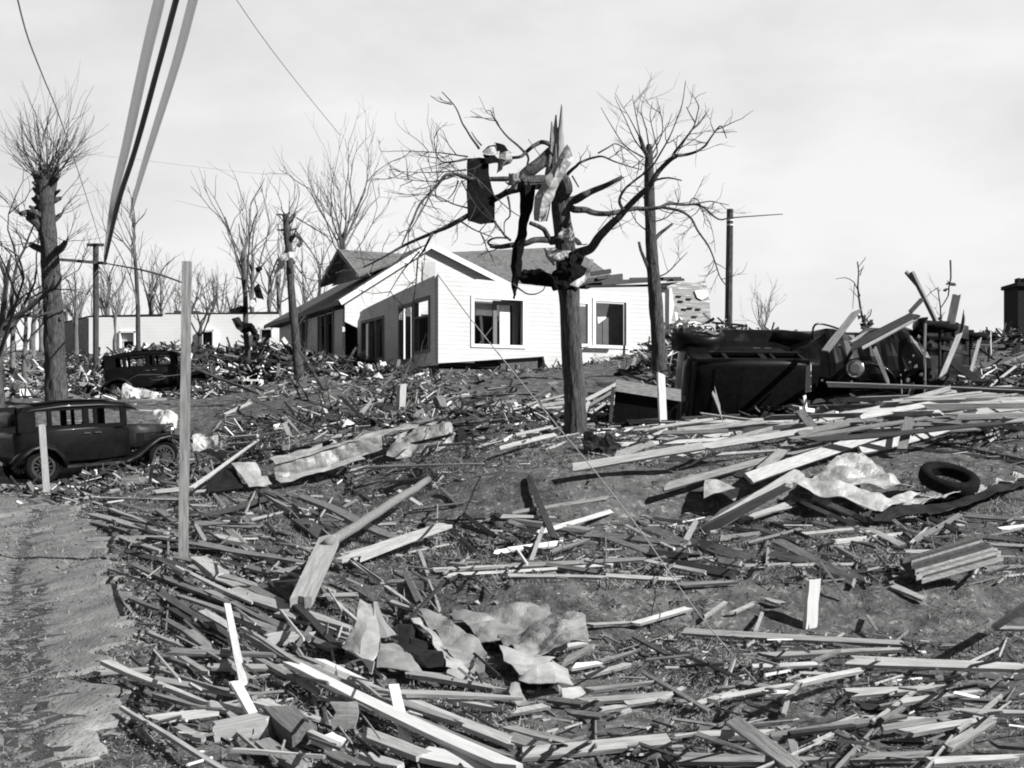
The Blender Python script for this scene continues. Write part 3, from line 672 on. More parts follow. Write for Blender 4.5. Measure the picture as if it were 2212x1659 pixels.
hulk()
def centre_tree():
    rnd = random.Random(11)
    root = empty('snapped_tree', P(1244, 950, 21), 'splintered thick tree in mid yard, hung with torn tin and dark sheeting', 'tree')
    D = 21
    mb = MB(); px = [(1246, 965), (1245, 940), (1241, 860), (1236, 760), (1230, 660), (1226, 590), (1222, 540), (1214, 480), (1209, 430), (1204, 400), (1199, 370), (1198, 345)]
    pts = smooth([P(x, y, D) for x, y in px], 10); w = [66, 50, 45, 44, 43, 46, 42, 38, 36, 34, 31, 27]
    mb.tube(pts, [lerp(w[min(i//10, 11)], w[min(i//10+1, 11)], i/10%1)/2/F*D for i in range(len(pts))], 40, wob=.16, ridge=.07); kids(mb.build('trunk', M['bark'], smooth=True), root)
    mb = MB()   # splintered top
    for x0, x1, yb, yt, w_ in ((1190,1192,372,262,9),(1197,1201,370,248,9),(1204,1206,372,275,9),(1209,1214,375,232,8),(1214,1216,376,290,7),(1195,1197,360,300,8),(1207,1213,350,226,6),(1186,1189,380,330,8)):
        a = P(x0, yb, D+rnd.uniform(-.1,.1)); b = P(x1, yt, D+rnd.uniform(-.1,.1)); mid = a.lerp(b, .6)+Vector((rnd.gauss(0,.015),0,0))
        mb.tube([a, mid, b], [w_*2.5/2/F*D, w_*1.7/2/F*D, .012], 7, wob=.45)
    kids(mb.build('splintered_top', M['bark_l']), root)
    mb = MB(); s = limb(mb, [Z1(p) for p in ((1110, 850), (1130, 780), (1230, 700), (1340, 610), (1420, 540))], 26, 30, D-.3, D, 9, wob=.15); kids(mb.build('limb', M['bark']), root)
    mb = MB(); limb(mb, [Z1(p) for p in ((1480, 960), (1540, 900), (1500, 800), (1400, 830), (1250, 830), (1120, 860))], 34, 30, D, D-.3, 9, wob=.2); kids(mb.build('limb', M['bark']), root)
    paths = []
    def L(pts, w0, w1, d0, d1, conv=Z3, n=7, tw=0, ln=.6, own=True, k=3, par=None):
        m_ = MB() if par is None else par
        q = limb(m_, [conv(p) for p in pts], w0, w1, d0, d1, n, k, wob=.12 if w0 > 8 else 0); paths.append((q, tw, ln))
        if par is None: kids(m_.build('limb', M['bark'], smooth=True), root)
        return q
    b = MB()
    A = L([(1200,1110),(1260,1092),(1310,1068),(1350,1010),(1400,955),(1450,905),(1480,880),(1540,810),(1620,730),(1680,670),(1730,590),(1800,520),(1840,495)], 24, 9, D, D-1.3, tw=4)
    L([(1840,495),(1900,488),(1960,470),(2015,435),(2040,400),(2090,330),(2120,312),(2150,385)], 8, 2, D-1.3, D-1.6, par=b, tw=4)
    L([(1815,505),(1830,470),(1870,420),(1930,340),(1955,290),(1975,205)], 8, 2, D-1.3, D-1.5, par=b, tw=4)
    L([(1955,290),(1925,240),(1900,190)], 3.5, 1.5, D-1.5, D-1.5, par=b, tw=1)
    L([(1510,835),(1485,790),(1490,750),(1520,700),(1590,640),(1680,570),(1750,460),(1800,370),(1840,270),(1875,170),(1895,30)], 8, 1.5, D-.9, D-1.9, par=b, tw=5)
    L([(1160,800),(1200,830),(1270,832),(1330,852),(1420,855),(1500,838),(1580,822),(1660,825),(1740,815),(1790,792),(1880,800),(1950,797),(2010,818),(2100,890),(2190,880),(2500,858)], 17, 2, D, D+1.8, tw=8)
    L([(1950,797),(1980,790),(2050,778),(2110,790),(2165,802)], 4, 1.5, D+1.4, D+1.8, par=b, tw=2)
    L([(1920,790),(1940,760),(1975,775),(1990,830),(2040,900),(2070,1000),(2080,1100)], 3, 1, D+1.4, D+1.8, par=b, tw=3)
    L([(1740,815),(1860,838),(1930,885),(1970,960),(2040,1060),(2080,1160),(2110,1250),(2150,1305)], 7, 2, D+1, D+.4, par=b, tw=6)
    L([(1150,780),(1210,770),(1270,738),(1310,718),(1400,680),(1450,655),(1500,628)], 22, 8, D, D-.6, tw=1)
    L([(1130,650),(1160,610),(1190,580),(1215,560),(1235,540),(1280,520),(1330,505),(1380,500),(1450,530),(1540,560),(1620,582)], 10, 2, D, D-.5, tw=5)
    L([(1350,480),(1420,440),(1460,420),(1520,450),(1580,500),(1640,560)], 4, 1.5, D-.4, D+.4, par=b, tw=4)
    L([(1050,425),(1020,412),(990,412),(940,440),(905,470),(870,500),(820,507)], 11, 7, D, D-.5, tw=0)
    L([(890,470),(850,430),(790,380),(740,320),(705,265),(680,215),(650,218)], 6, 1.5, D-.4, D-1, par=b, tw=2)
    L([(740,320),(710,265),(650,262),(560,250)], 2.5, 1, D-.9, D-1, par=b)
    L([(905,480),(918,510),(912,545),(903,585)], 6, 4, D-.4, D-.3, par=b)
    L([(610,450),(590,420),(560,380),(530,330),(505,290),(480,225),(455,180),(420,140),(380,98)], 6, 2, D-.4, D+.6, par=b, tw=1)
    L([(440,175),(380,163),(345,148),(308,122)], 3, 1, D+.4, D+.6, par=b)
    L([(625,430),(590,390),(563,345)], 4, 1.5, D-.4, D-.5, par=b)
    L([(880,655),(800,640),(700,640),(600,637),(530,632),(480,612),(420,612),(390,625),(350,680),(290,740),(240,800),(200,890),(160,980),(130,1050)], 13, 3, D-.3, D-1.6, tw=10, ln=.8)
    L([(400,625),(330,700),(290,770),(230,880),(170,980)], 6, 2, D-1, D-1.4, par=b, tw=4)
    L([(890,690),(840,705),(790,720),(720,760),(640,810),(540,868),(430,930),(330,972),(240,1010),(150,1050),(60,1100),(0,1135),(-110,1190)], 18, 3, D-.2, D+1.6, tw=12, ln=.7)
    L([(325,970),(300,1015),(262,1090),(232,1130),(225,1200),(215,1310),(195,1440)], 7, 2, D+.8, D+.6, par=b, tw=4)
    L([(240,1090),(170,1170),(110,1250),(40,1370)], 4, 1.5, D+.9, D+1, par=b, tw=3)
    L([(1110,1005),(1050,1018),(960,1018),(900,1040),(810,1052),(740,1062),(680,1055)], 17, 10, D, D-.5, tw=1)
    L([(690,1058),(665,1035),(690,1012),(740,1004),(790,1008)], 6, 4, D-.5, D-.4, par=b)
    L([(1190,1010),(1130,1010),(1060,1032),(1035,990),(1015,955),(975,932),(925,912)], 17, 9, D, D-.4, tw=0)
    L([(805,1020),(770,990),(745,955),(720,920),(700,890)], 6, 3, D-.5, D-.8, par=b, tw=2)
    L([(790,750),(800,800),(802,870),(768,910),(770,1000)], 6, 2, D-.5, D-.8, par=b)
    L([(530,515),(460,530),(390,535),(350,500),(335,430),(328,350)], 6, 1, D-.6, D-1.2, par=b, tw=4)
    L([(540,500),(480,492),(400,480),(300,472),(150,465),(0,470)], 4, 1, D-.5, D-.2, par=b, tw=6)
    L([(530,582),(460,590),(330,598),(220,598),(80,590)], 4, 1, D-.6, D, par=b, tw=5)
    L([(480,610),(400,640),(300,655),(150,640),(60,630)], 4, 1, D-.7, D-1.7, par=b, tw=5)
    L([(480,650),(465,700),(440,740),(415,765)], 4, 2, D-.7, D-.9, par=b)
    L([(540,820),(450,795),(390,765),(330,742),(280,760),(200,790)], 4, 1, D-.6, D-1.4, par=b, tw=4)
    L([(540,600),(600,640),(700,740),(800,830),(860,870)], 3, 2, D-1, D-.9, par=b, tw=2)
    L([(500,650),(560,760),(640,860),(720,905)], 3, 1.5, D-.9, D-1, par=b, tw=2)
    L([(500,905),(570,950),(640,980),(690,1000)], 4, 2, D-.4, D-.6, par=b, tw=3)
    L([(1100,640),(1040,560),(980,480),(915,390)], 3, 1.2, D-.2, D-.8, par=b)
    L([(1190,620),(1230,690)], 4, 3, D-.2, D-.3, par=b)
    L([(1030,900),(1050,800),(1040,720),(1030,670)], 4, 2, D-.8, D-.8, par=b)
    L([(1350,960),(1410,880),(1460,820)], 2, 1, D-1, D-1.1, par=b)
    L([(820,1290),(900,1350),(960,1355),(1010,1330),(1025,1290)], 4, 2, D-.6, D-.5, par=b)
    for q, tw, ln in paths: twigs(b, q, rnd, int(tw*1.5), ln*.9, .011, up=.05, sub=2 if tw > 6 else 1)
    kids(b.build('crown', M['twig']), root)
centre_tree()

def bare_tree(name, label, x, yb, yt, d, w, seed, shoots=7, lev=3, spread=.55, fork=.45, lean=0, group=None, m='bark_far', mt='twig_l', r0=.5, stubs=0, up=.1):
    rnd = random.Random(seed); base = onz(x, d, -.2); base.z = max(base.z, P(x, yb, d).z-.3) if yb else base.z
    top = P(x+lean, yt, d); Hh = top.z-base.z
    root = empty(name, base, label, 'tree', group)
    r = w/2/F*d; pts = []
    n = 8
    for i in range(n+1):
        t = i/n; pts.append(base+Vector((lean/F*d*t*t*fork+rnd.gauss(0, .12*r)*(i > 0), rnd.gauss(0, .1*r), Hh*fork*t)))
    mb = MB(); mb.tube(pts, [r*(1.25 if i == 0 else 1-.4*i/n) for i in range(n+1)], 9, wob=.12); kids(mb.build('trunk', M[m], smooth=True), root)
    mb = MB()
    for k in range(stubs):
        p = pts[rnd.randint(4, n)]; a = rnd.uniform(0, 6.28); q = p+Vector((math.cos(a), math.sin(a), .3))*r*3; mb.tube([p, q], [r*.3, r*.15], 5)
    for k in range(shoots):
        a = 6.283*k/shoots+rnd.uniform(-.5, .5); t = rnd.uniform(.55, 1) if k else 1
        p = pts[min(n, int(t*n))]
        dr = Vector((math.cos(a)*spread, math.sin(a)*spread, 1)).normalized()
        ln = (top.z-p.z)*rnd.uniform(.5, .75)
        grow(mb, p, dr, ln, r*r0*rnd.uniform(.6, 1), rnd, lev, 4, up=up)
    kids(mb.build('crown', M[mt]), root)
    return root
def pollard():
    rnd = random.Random(4); D = 34
    root = empty('pollarded_tree', onz(122, D), 'stout pollarded tree behind the sedan, a fan of thin shoots on its knobbed head', 'tree')
    mb = MB(); px = [(123,875),(122,850),(119,780),(117,720),(114,650),(110,580),(105,520),(100,460),(98,420),(98,392)]; w = [52,46,42,42,40,38,36,34,42,44]
    q = smooth([P(x, y, D) for x, y in px], 8); mb.tube(q, [lerp(w[min(i//8, 9)], w[min(i//8+1, 9)], i/8%1)/2/F*D for i in range(len(q))], 30, wob=.2, ridge=.08); kids(mb.build('trunk', M['bark'], smooth=True), root)
    for pts, a, b_ in (([(98,400),(86,385),(80,372)],16,10),([(102,400),(118,385),(124,378)],18,10),([(98,395),(99,370),(98,360)],16,12),([(96,420),(78,428)],14,9),([(94,470),(78,462),(60,458),(44,462)],14,7),([(94,500),(78,480),(60,470)],16,10),([(104,480),(120,472),(132,462)],12,6),([(104,440),(122,432),(130,428)],10,6),([(108,545),(86,538),(66,528)],14,10),([(112,545),(130,538),(142,522)],16,8),([(116,690),(100,680),(84,682)],9,5),([(118,690),(132,688)],9,6),([(92,440),(76,450),(64,446)],9,5)):
        mb = MB(); limb(mb, pts, a*1.45, b_*1.35, D, D+rnd.uniform(-.4, .4), 7, 2, .2); kids(mb.build('stub', M['bark']), root)
    for k in range(14):
        x, y = 99+rnd.uniform(-18, 18), rnd.uniform(378, 446); sx = 1 if x > 99 else -1; mb = MB(); limb(mb, [(x-sx*8, y+6), (x+sx*4, y-2), (x+sx*rnd.uniform(6, 16), y-rnd.uniform(4, 22))], 13, rnd.uniform(5, 9), D, D+rnd.uniform(-.4, .3), 7, 2, .25); kids(mb.build('stub', M['bark']), root)
    mb = MB()
    for k in range(64):
        a = rnd.uniform(-1.25, 1.25); r = rnd.uniform(.0, .7)
        p = P(98+rnd.uniform(-16, 22), 385+rnd.uniform(-15, 20), D+rnd.uniform(-.2, .2))
        dr = Vector((math.sin(a), rnd.gauss(0, .35), math.cos(a))).normalized()
        grow(mb, p, dr, rnd.uniform(1.0, 2.0) if abs(a) > .5 else rnd.uniform(1.1, 2.1), rnd.uniform(.009, .022), rnd, 1, 3, up=.1, ang=.45, kids_=(2, 4))
    for k in range(26):
        x, y = rnd.choice(((44,462),(60,470),(66,528),(142,522),(132,462),(84,500),(130,430)))
        grow(mb, P(x, y, D), Vector((rnd.gauss(.5 if x > 110 else -.5, .5), rnd.gauss(0, .4), rnd.uniform(.2, 1))).normalized(), rnd.uniform(.5, 1.3), .013, rnd, 1, 3)
    kids(mb.build('crown', M['twig']), root)
pollard()
def fallen(label, x, y, seed, n, ln):
    rnd = random.Random(seed); base = G(x, y, .1); root = empty('fallen_branch', base, label, 'branch')
    mb = MB(); dr = Vector((rnd.gauss(0, 1), rnd.gauss(0, .5), .35)).normalized(); q = [base+dr*ln*k/6+UZ*.06*noise.noise((k, seed, 0)) for k in range(7)]
    mb.tube(q, [.06*(1-.1*k) for k in range(7)], 6, wob=.2); kids(mb.build('limb', M['bark']), root)
    mb = MB(); twigs(mb, q, rnd, n, ln*.5, .022, up=.12, sub=2, t0=.05); kids(mb.build('twigs', M['twig']), root)
fallen('dark fallen branch with many twigs on the lawn before the wing wall', 850, 862, 3, 9, 2.2)
fallen('low spreading fallen branch between the stub post and the tin trough', 800, 905, 5, 8, 1.8)
fallen('tangled fallen branch by the foot of the slender snapped tree', 700, 842, 7, 8, 2.0)
fallen('fallen branch lying over the rubble near the farther sedan', 560, 850, 9, 8, 2.2)
def right_tree():
    rnd = random.Random(8); D = 32
    root = empty('snapped_tree', onz(1424, D), 'tall straight snapped tree by the end of the bungalow, thin shoots at its broken top', 'tree')
    mb = MB(); px = [(1428,815),(1425,790),(1421,730),(1417,660),(1412,600),(1407,540),(1405,480),(1403,420),(1402,370),(1402,330),(1402,312)]; w = [40,32,30,29,27,25,23,22,20,17,10]
    q = smooth([P(x, y, D) for x, y in px], 8); mb.tube(q, [lerp(w[min(i//8, 10)], w[min(i//8+1, 10)], i/8%1)/2/F*D for i in range(len(q))], 28, wob=.15, ridge=.08); kids(mb.build('trunk', M['bark'], smooth=True), root)
    lm = []
    for pts, a, b_ in (([(1404,345),(1392,325),(1385,305),(1382,296)],11,8),([(1412,520),(1425,505),(1438,495),(1452,484)],10,6),([(1404,588),(1392,560),(1384,540),(1380,522)],9,6),([(1402,395),(1420,388),(1445,384),(1472,390)],6,3)):
        mb = MB(); lm.append(limb(mb, pts, a, b_, D, D+rnd.uniform(-.3, .3), 7, 2, .1)); kids(mb.build('limb', M['bark']), root)
    mb = MB()
    for pts in ([(1392,330),(1370,300),(1352,260),(1335,225),(1328,208)],[(1388,310),(1360,255),(1345,230)],[(1386,310),(1378,270),(1370,230),(1366,205)],[(1403,330),(1420,300),(1440,275),(1452,245)],[(1403,350),(1420,330),(1412,290),(1404,250),(1410,220)],[(1390,340),(1350,315),(1320,270),(1298,232)],[(1402,320),(1396,280),(1385,240),(1390,215)],[(1405,340),(1430,290),(1428,250),(1418,210)],[(1412,600),(1440,590),(1470,560),(1485,545)],[(1400,440),(1385,420),(1372,405)],[(1405,480),(1440,470),(1465,440),(1470,410)],[(1400,500),(1375,480),(1360,450)]):
        q = limb(mb, pts, 4.5, 1.2, D, D+rnd.uniform(-.6, .6), 4, 3); twigs(mb, q, rnd, 3, .8, .011, up=.2, sub=1)
    kids(mb.build('crown', M['twig']), root)
right_tree()
def cloth_tree():
    rnd = random.Random(9); D = 40
    root = empty('snapped_tree', onz(645, D), 'slender snapped tree between the rubble and the bungalow, a rag draped over it', 'tree')
    mb = MB(); px = [(648,845),(646,820),(642,770),(636,700),(630,640),(626,570),(622,520),(618,480),(617,462)]; w = [26,22,19,18,17,16,15,14,11]
    q = smooth([P(x, y, D) for x, y in px], 3); mb.tube(q, [w[min(i//3, 8)]/2/F*D for i in range(len(q))], 9, wob=.2); kids(mb.build('trunk', M['bark'], smooth=True), root)
    for pts, a, b_ in (([(620,480),(610,464),(597,464)],6,3),([(622,485),(632,474),(638,462)],7,4),([(622,495),(608,497),(598,496)],6,3),([(623,498),(640,494)],6,4),([(625,520),(638,508),(652,520),(645,532)],10,8),([(620,550),(600,560),(588,590)],6,3)):
        mb = MB(); limb(mb, pts, a, b_, D, D+rnd.uniform(-.2, .2), 6, 2, .1); kids(mb.build('limb', M['bark']), root)
    mb = MB()
    for k in range(16): grow(mb, P(618+rnd.uniform(-4, 10), 480+rnd.uniform(-15, 60), D), Vector((rnd.gauss(0, .6), rnd.gauss(0, .4), .9)).normalized(), rnd.uniform(.5, 1.2), .018, rnd, 1)
    for pts in ([(640,500),(670,540),(690,570),(712,600)],[(630,560),(660,600),(700,606)],[(640,470),(690,500),(720,515)],[(628,640),(600,655),(585,640)]):
        q = limb(mb, pts, 4, 1.2, D, D+rnd.uniform(-.5, .5), 4); twigs(mb, q, rnd, 5, .6, .012)
    kids(mb.build('crown', M['twig']), root)
cloth_tree()
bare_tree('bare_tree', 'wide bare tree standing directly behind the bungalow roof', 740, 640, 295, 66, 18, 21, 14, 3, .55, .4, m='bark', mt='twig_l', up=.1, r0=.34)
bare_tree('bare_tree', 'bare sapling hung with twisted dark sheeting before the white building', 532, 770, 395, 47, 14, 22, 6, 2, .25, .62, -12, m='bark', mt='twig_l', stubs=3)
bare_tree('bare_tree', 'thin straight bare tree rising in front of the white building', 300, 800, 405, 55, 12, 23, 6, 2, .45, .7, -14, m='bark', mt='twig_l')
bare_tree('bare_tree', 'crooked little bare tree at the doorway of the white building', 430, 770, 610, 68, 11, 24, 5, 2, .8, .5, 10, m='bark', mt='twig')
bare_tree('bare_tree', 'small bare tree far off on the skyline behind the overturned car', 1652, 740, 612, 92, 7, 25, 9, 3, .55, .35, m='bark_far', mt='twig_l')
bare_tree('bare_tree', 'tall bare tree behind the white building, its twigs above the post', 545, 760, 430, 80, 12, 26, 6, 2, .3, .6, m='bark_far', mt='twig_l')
bare_tree('bare_tree', 'dark bare tree half outside the frame beyond the sedan', -8, 880, 470, 33, 34, 27, 8, 3, .9, .45, m='bark', mt='twig', up=.02)
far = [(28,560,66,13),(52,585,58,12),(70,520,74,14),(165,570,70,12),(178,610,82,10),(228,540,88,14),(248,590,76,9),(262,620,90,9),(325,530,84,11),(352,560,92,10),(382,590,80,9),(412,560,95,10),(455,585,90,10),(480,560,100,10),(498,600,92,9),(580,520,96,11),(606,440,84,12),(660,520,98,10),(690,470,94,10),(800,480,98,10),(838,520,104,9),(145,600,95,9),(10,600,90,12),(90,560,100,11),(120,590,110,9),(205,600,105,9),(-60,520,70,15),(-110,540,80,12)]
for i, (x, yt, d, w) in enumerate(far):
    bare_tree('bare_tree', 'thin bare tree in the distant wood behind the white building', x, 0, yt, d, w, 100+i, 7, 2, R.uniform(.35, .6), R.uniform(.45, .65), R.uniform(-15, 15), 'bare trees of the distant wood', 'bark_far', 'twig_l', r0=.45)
def far_right_sapling():
    rnd = random.Random(3); D = 29
    for lab, lines, blob in (('broken sapling with hanging scraps rising behind the overturned car', [([(1872,705),(1864,690),(1858,660),(1853,620),(1855,590),(1852,565)],7,2.5),([(1858,640),(1845,610),(1825,600),(1805,603)],3,1.2),([(1858,595),(1862,580)],2.5,1.5),([(1846,612),(1843,650),(1842,668)],2,1),([(1866,695),(1880,680),(1882,668)],3,2)], [(1866,690,.14),(1872,703,.2),(1858,684,.09),(1880,696,.1)]),
                             ('thin broken sapling carrying a dark clot of debris above the upturned wheels', [([(2030,712),(2032,690),(2031,662),(2028,640),(2026,620)],5,2),([(2032,665),(2048,640),(2050,618),(2054,600),(2053,562)],2.5,4),([(2026,622),(2010,632),(1990,655)],2,1)], [(2050,612,.12),(2044,626,.1),(2060,614,.07),(2032,690,.1)])):
        root = empty('broken_sapling', P(lines[0][0][0][0], 715, D), lab, 'tree')
        mb = MB()
        for i, (pts, a, b_) in enumerate(lines):
            q = limb(mb, pts, a, b_, D, D+rnd.uniform(-.2, .2), 5, 2, .1)
            if i == 0: q0 = q
        twigs(mb, q0, rnd, 5, .3, .01, sub=1); kids(mb.build('trunk', M['bark']), root)
        mb = MB()
        for x, y, s in blob:
            c = P(x, y, D)
            for k in range(5):
                a = Vector((rnd.gauss(0, 1), rnd.gauss(0, 1), rnd.gauss(0, 1))).normalized(); b_ = a.orthogonal().normalized(); e = c+a*s*.4
                mb.poly([e+a*s*.5, e+b_*s*.6, e-a*s*.5, e-b_*s*.4])
        kids(mb.build('scrap', M['bark'], solid=.015), root)
far_right_sapling()

def sq_post(name, label, x, yt, yb, d, w, m, lean=0, tip=0.0, cat='post'):
    a, b = P(x, yb, d), P(x+lean, yt, d); a = a-(b-a).normalized()*.25
    ax = (b-a).normalized(); s = Vector((1, .25, 0)); s = (s-ax*s.dot(ax)).normalized(); t = ax.cross(s); h = w/2/F*d
    mb = MB(); n = 7
    secs = []
    for i in range(n+1):
        k = i/n; c = a.lerp(b, k)+s*.01*noise.noise((i*1.3, x, 0)); secs.append([c+s*h+t*h*.6, c-s*h+t*h*.6, c-s*h-t*h*.6, c+s*h-t*h*.6])
    if tip: secs[-1] = [p+ax*tip*R.uniform(-.2, 1) for p in secs[-1]]
    L_ = (a+b)/2; X = ax; mtx = Matrix(((ax.x, s.x, t.x, a.x), (ax.y, s.y, t.y, a.y), (ax.z, s.z, t.z, a.z), (0,0,0,1)))
    inv = mtx.inverted()
    mb.loft([[inv @ p for p in q] for q in secs])
    o = mb.build(name, m); o.matrix_world = mtx
    return tag(o, label, cat)
sq_post('standing_post', 'tall bare square post standing upright at the edge of the dirt road', 396, 565, 1222, 12.9, 21, M['wood_m'], 8, 0)
sq_post('stake', 'short white stake with a split top in the grass, isolated', 1751, 1252, 1340, 9.4, 26, M['wood_w'], 6, .06, 'stake')
sq_post('stake', 'short white stake with a slanted top in front of the black box', 1431, 818, 893, 20.6, 16, M['wood_w'], -3, .12, 'stake')
sq_post('stake', 'narrow pale stake standing beside the sedan rear wheel', 99, 922, 1035, 23.3, 13, M['wood_p'], -8, .05, 'stake')
def pole():
    D = 45; root = empty('utility_pole', onz(1573, D), 'dark round pole with two pale bands, alone beyond the overturned car', 'pole')
    a, b = P(1573, 740, D), P(1577, 452, D); mb = MB(); mb.tube([a.lerp(b, k/8) for k in range(9)], [.15-.012*k/4 for k in range(9)], 10, wob=.08); kids(mb.build('shaft', M['bark']), root)
    mb = MB()
    for y in (478, 488): c = P(1577, y, D); mb.tube([c, c+UZ*.055], .142, 10)
    kids(mb.build('band', M['trim']), root)
    D = 60; root = empty('utility_pole', onz(207, D), 'far utility pole with crossarms among the bare trees', 'pole')
    a, b = onz(207, D, -.2), P(207, 527, D); mb = MB(); mb.tube([a.lerp(b, k/6) for k in range(7)], .15, 8); kids(mb.build('shaft', M['bark']), root)
    mb = MB(); mb.box(P(206, 529, D), (.42, 0, 0), (0, .06, 0), (0, 0, .07)); kids(mb.build('crossarm', M['bark']), root)
    mb = MB(); p, q = P(122, 560, 59), P(229, 569, D); mb.box((p+q)/2, (q-p)/2, (0, .05, 0), (0, 0, .07)); kids(mb.build('crossarm', M['bark']), root)
    mb = MB(); mb.tube([P(228, 569, D), P(226, 555, D)], [.08, .05], 6); kids(mb.build('insulator', M['bark']), root)
pole()
def wire(name, label, pts, r, m, cat='wire', n=6, k=6):
    q = smooth([Vector(p) for p in pts], k); mb = MB(); m_ = len(r)-1; L_ = len(q)-1
    mb.tube(q, [lerp(r[min(int(i/L_*m_), m_-1)], r[min(int(i/L_*m_), m_-1)+1], i/L_*m_-min(int(i/L_*m_), m_-1)) for i in range(L_+1)], n)
    return tag(mb.build(name, m, smooth=True), label, cat)
def seg(p, q, n=6, sag=0): return [p.lerp(q, k/n)-UZ*sag*4*(k/n)*(1-k/n) for k in range(n+1)]
wire('overhead_cable', 'thick dark overhead cable running down to the far utility pole', [P(394, -50, 9), P(375, 20, 10), P(340, 150, 14), P(290, 330, 23), P(252, 450, 40), P(228, 560, 60)], [px/2/F*d for px, d in ((13, 9), (13, 10), (12, 14), (11, 23), (11, 40), (6, 60))], M['cable_d'], 'cable')
wire('overhead_cable', 'pale thick band for the cable blur ghost on the road side of the dark cable', [P(352, -40, 9), P(342, 10, 10), P(310, 145, 14), P(272, 320, 23), P(245, 435, 40), P(226, 555, 60)], [px/2/F*d for px, d in ((24, 9), (24, 10), (22, 14), (19, 23), (14, 40), (5, 60))], M['ghost_band'], 'cable')  # translucent stand-in for a blurred double of the dark cable
wire('overhead_cable', 'pale thick band for the cable blur ghost on the house side, ending above the bare trees', [P(428, -45, 9), P(412, 20, 10), P(378, 145, 14), P(334, 285, 23), P(306, 375, 38), P(288, 438, 60), P(280, 470, 75)], [px/2/F*d for px, d in ((21, 9), (20, 10), (18, 14), (15, 23), (12, 38), (9, 60), (3, 75))], M['ghost_band'], 'cable')  # second translucent stand-in for the blurred double
wire('overhead_wire', 'thin grey wire passing over the pollarded tree', [P(36, -10, 14), P(60, 80, 16), P(95, 170, 20), P(135, 270, 27), P(185, 420, 45), P(222, 540, 60)], (.012, .016), M['cable_l'])
wire('overhead_wire', 'thin grey wire slanting down to the wide bare tree behind the roof', [P(505, -10, 22), P(560, 70, 26), P(620, 150, 34), P(680, 225, 46), P(735, 292, 64)], (.009, .018), M['cable_l'])
wire('overhead_wire', 'faint level wire crossing the sky behind the cables', [P(100, 322, 60), P(300, 345, 60), P(560, 375, 60), P(760, 382, 62)], (.01, .01), M['cable_l'], n=4)
wire('slack_rope', 'light rope from the far utility pole to the bare square post', [P(229, 569, 60), P(290, 580, 32), P(340, 592, 20), P(398, 612, 12.9)], (.034, .009), M['bark_far'])
d_end = hit(1640, 1480)
q_ = [P(x, y, 1/lerp(1/39.8, 1/d_end, math.hypot(x-945, y-592)/math.hypot(695, 888))) for x, y in ((945, 592), (1010, 680), (1080, 768), (1150, 855), (1205, 922), (1262, 990), (1330, 1075), (1400, 1170), (1490, 1300), (1570, 1400), (1640, 1480))]
wire('guy_wire', 'long slack pale wire slanting from the bungalow corner down to the grass', q_, [2.4/2/F*p.y for p in q_], M['rope'])
# ---------------------------------------------------------------- crumpled sheets
def pt3(p):
    x, y = p[0], p[1]; z = p[2] if len(p) > 2 else None
    if z is None: return G(x, y, .03)
    return P(x, y, z)
def sheet(name, label, cat, rows, m, crumple=.03, up=(12, 12), freq=3.0, thick=.006, seed=0, parent=None, group=None, curved=False):
    g = [[pt3(p) for p in r] for r in rows]; nu, nv = up
    def resample(seq, k):
        if curved and len(seq) > 2: return smooth(seq, k)
        out = []
        for a, b in zip(seq, seq[1:]): out += [a.lerp(b, i/k) for i in range(k)]
        return out+[seq[-1]]
    g = [resample(r, nu) for r in g]
    cols = [resample([r[i] for r in g], nv) for i in range(len(g[0]))]
    nx, ny = len(cols), len(cols[0]); mb = MB()
    for i in range(nx):
        for j in range(ny):
            p = cols[i][j]; a = cols[min(i+1, nx-1)][j]-cols[max(i-1, 0)][j]; b = cols[i][min(j+1, ny-1)]-cols[i][max(j-1, 0)]
            n = a.cross(b); n = n.normalized() if n.length > 1e-9 else UZ
            s = p*freq+Vector((seed*7.3, seed*3.1, seed))
            k = noise.voronoi(s*.8)[0][0]*2.6-1.2+noise.voronoi(s*1.9)[0][0]*.8+.12*noise.noise(s*6)
            e = 1.0
            mb.v.append(p+n*crumple*1.5*k*e + Vector((noise.noise(s*1.7), 0, noise.noise(s*1.9+Vector((5,5,5)))))*crumple*.5)
    for i in range(nx-1):
        for j in range(ny-1):
            q = [i*ny+j, (i+1)*ny+j, (i+1)*ny+j+1, i*ny+j+1]
            if (i+j) & 1: mb.addf([q[0], q[1], q[2]]); mb.addf([q[0], q[2], q[3]])
            else: mb.addf([q[0], q[1], q[3]]); mb.addf([q[1], q[2], q[3]])
    o = mb.build(name, m, parent, solid=thick)
    if cat: tag(o, label, cat, group)
    return o
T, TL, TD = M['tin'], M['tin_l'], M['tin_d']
# foreground heap of tin (converted from a close view: 2.0109 times larger)
def Z9(x, y, d=None): return (713.2+x*.2728, 1239.8+y*.2728)+((d,) if d else ())
S = 'tin_sheet'
sheet(S, 'peaked crumpled tin sheet standing up like a tent at the heap end', 'metal sheet', [[Z9(240, 190, 8.1), Z9(300, 215, 8.1), Z9(350, 215, 8.1)], [Z9(180, 400, 7.85), Z9(280, 430, 7.8), Z9(400, 500, 7.75)], [Z9(85, 580, 7.75), Z9(220, 650, 7.55), Z9(385, 590, 7.6)], [Z9(200, 640, 7.6), Z9(330, 740, 7.4), Z9(350, 700, 7.5)]], TL, .02, seed=1)
sheet(S, 'narrow tin flap in a darker shade tone, folded back from the peaked sheet', 'metal sheet', [[Z9(350, 215, 8.1), Z9(375, 215, 8.15)], [Z9(380, 420, 7.9), Z9(450, 400, 8.2)], [Z9(400, 500, 7.78), Z9(515, 490, 8.3)]], T, .012, seed=2)  # unlit side of the peak, its shade put into darker tin
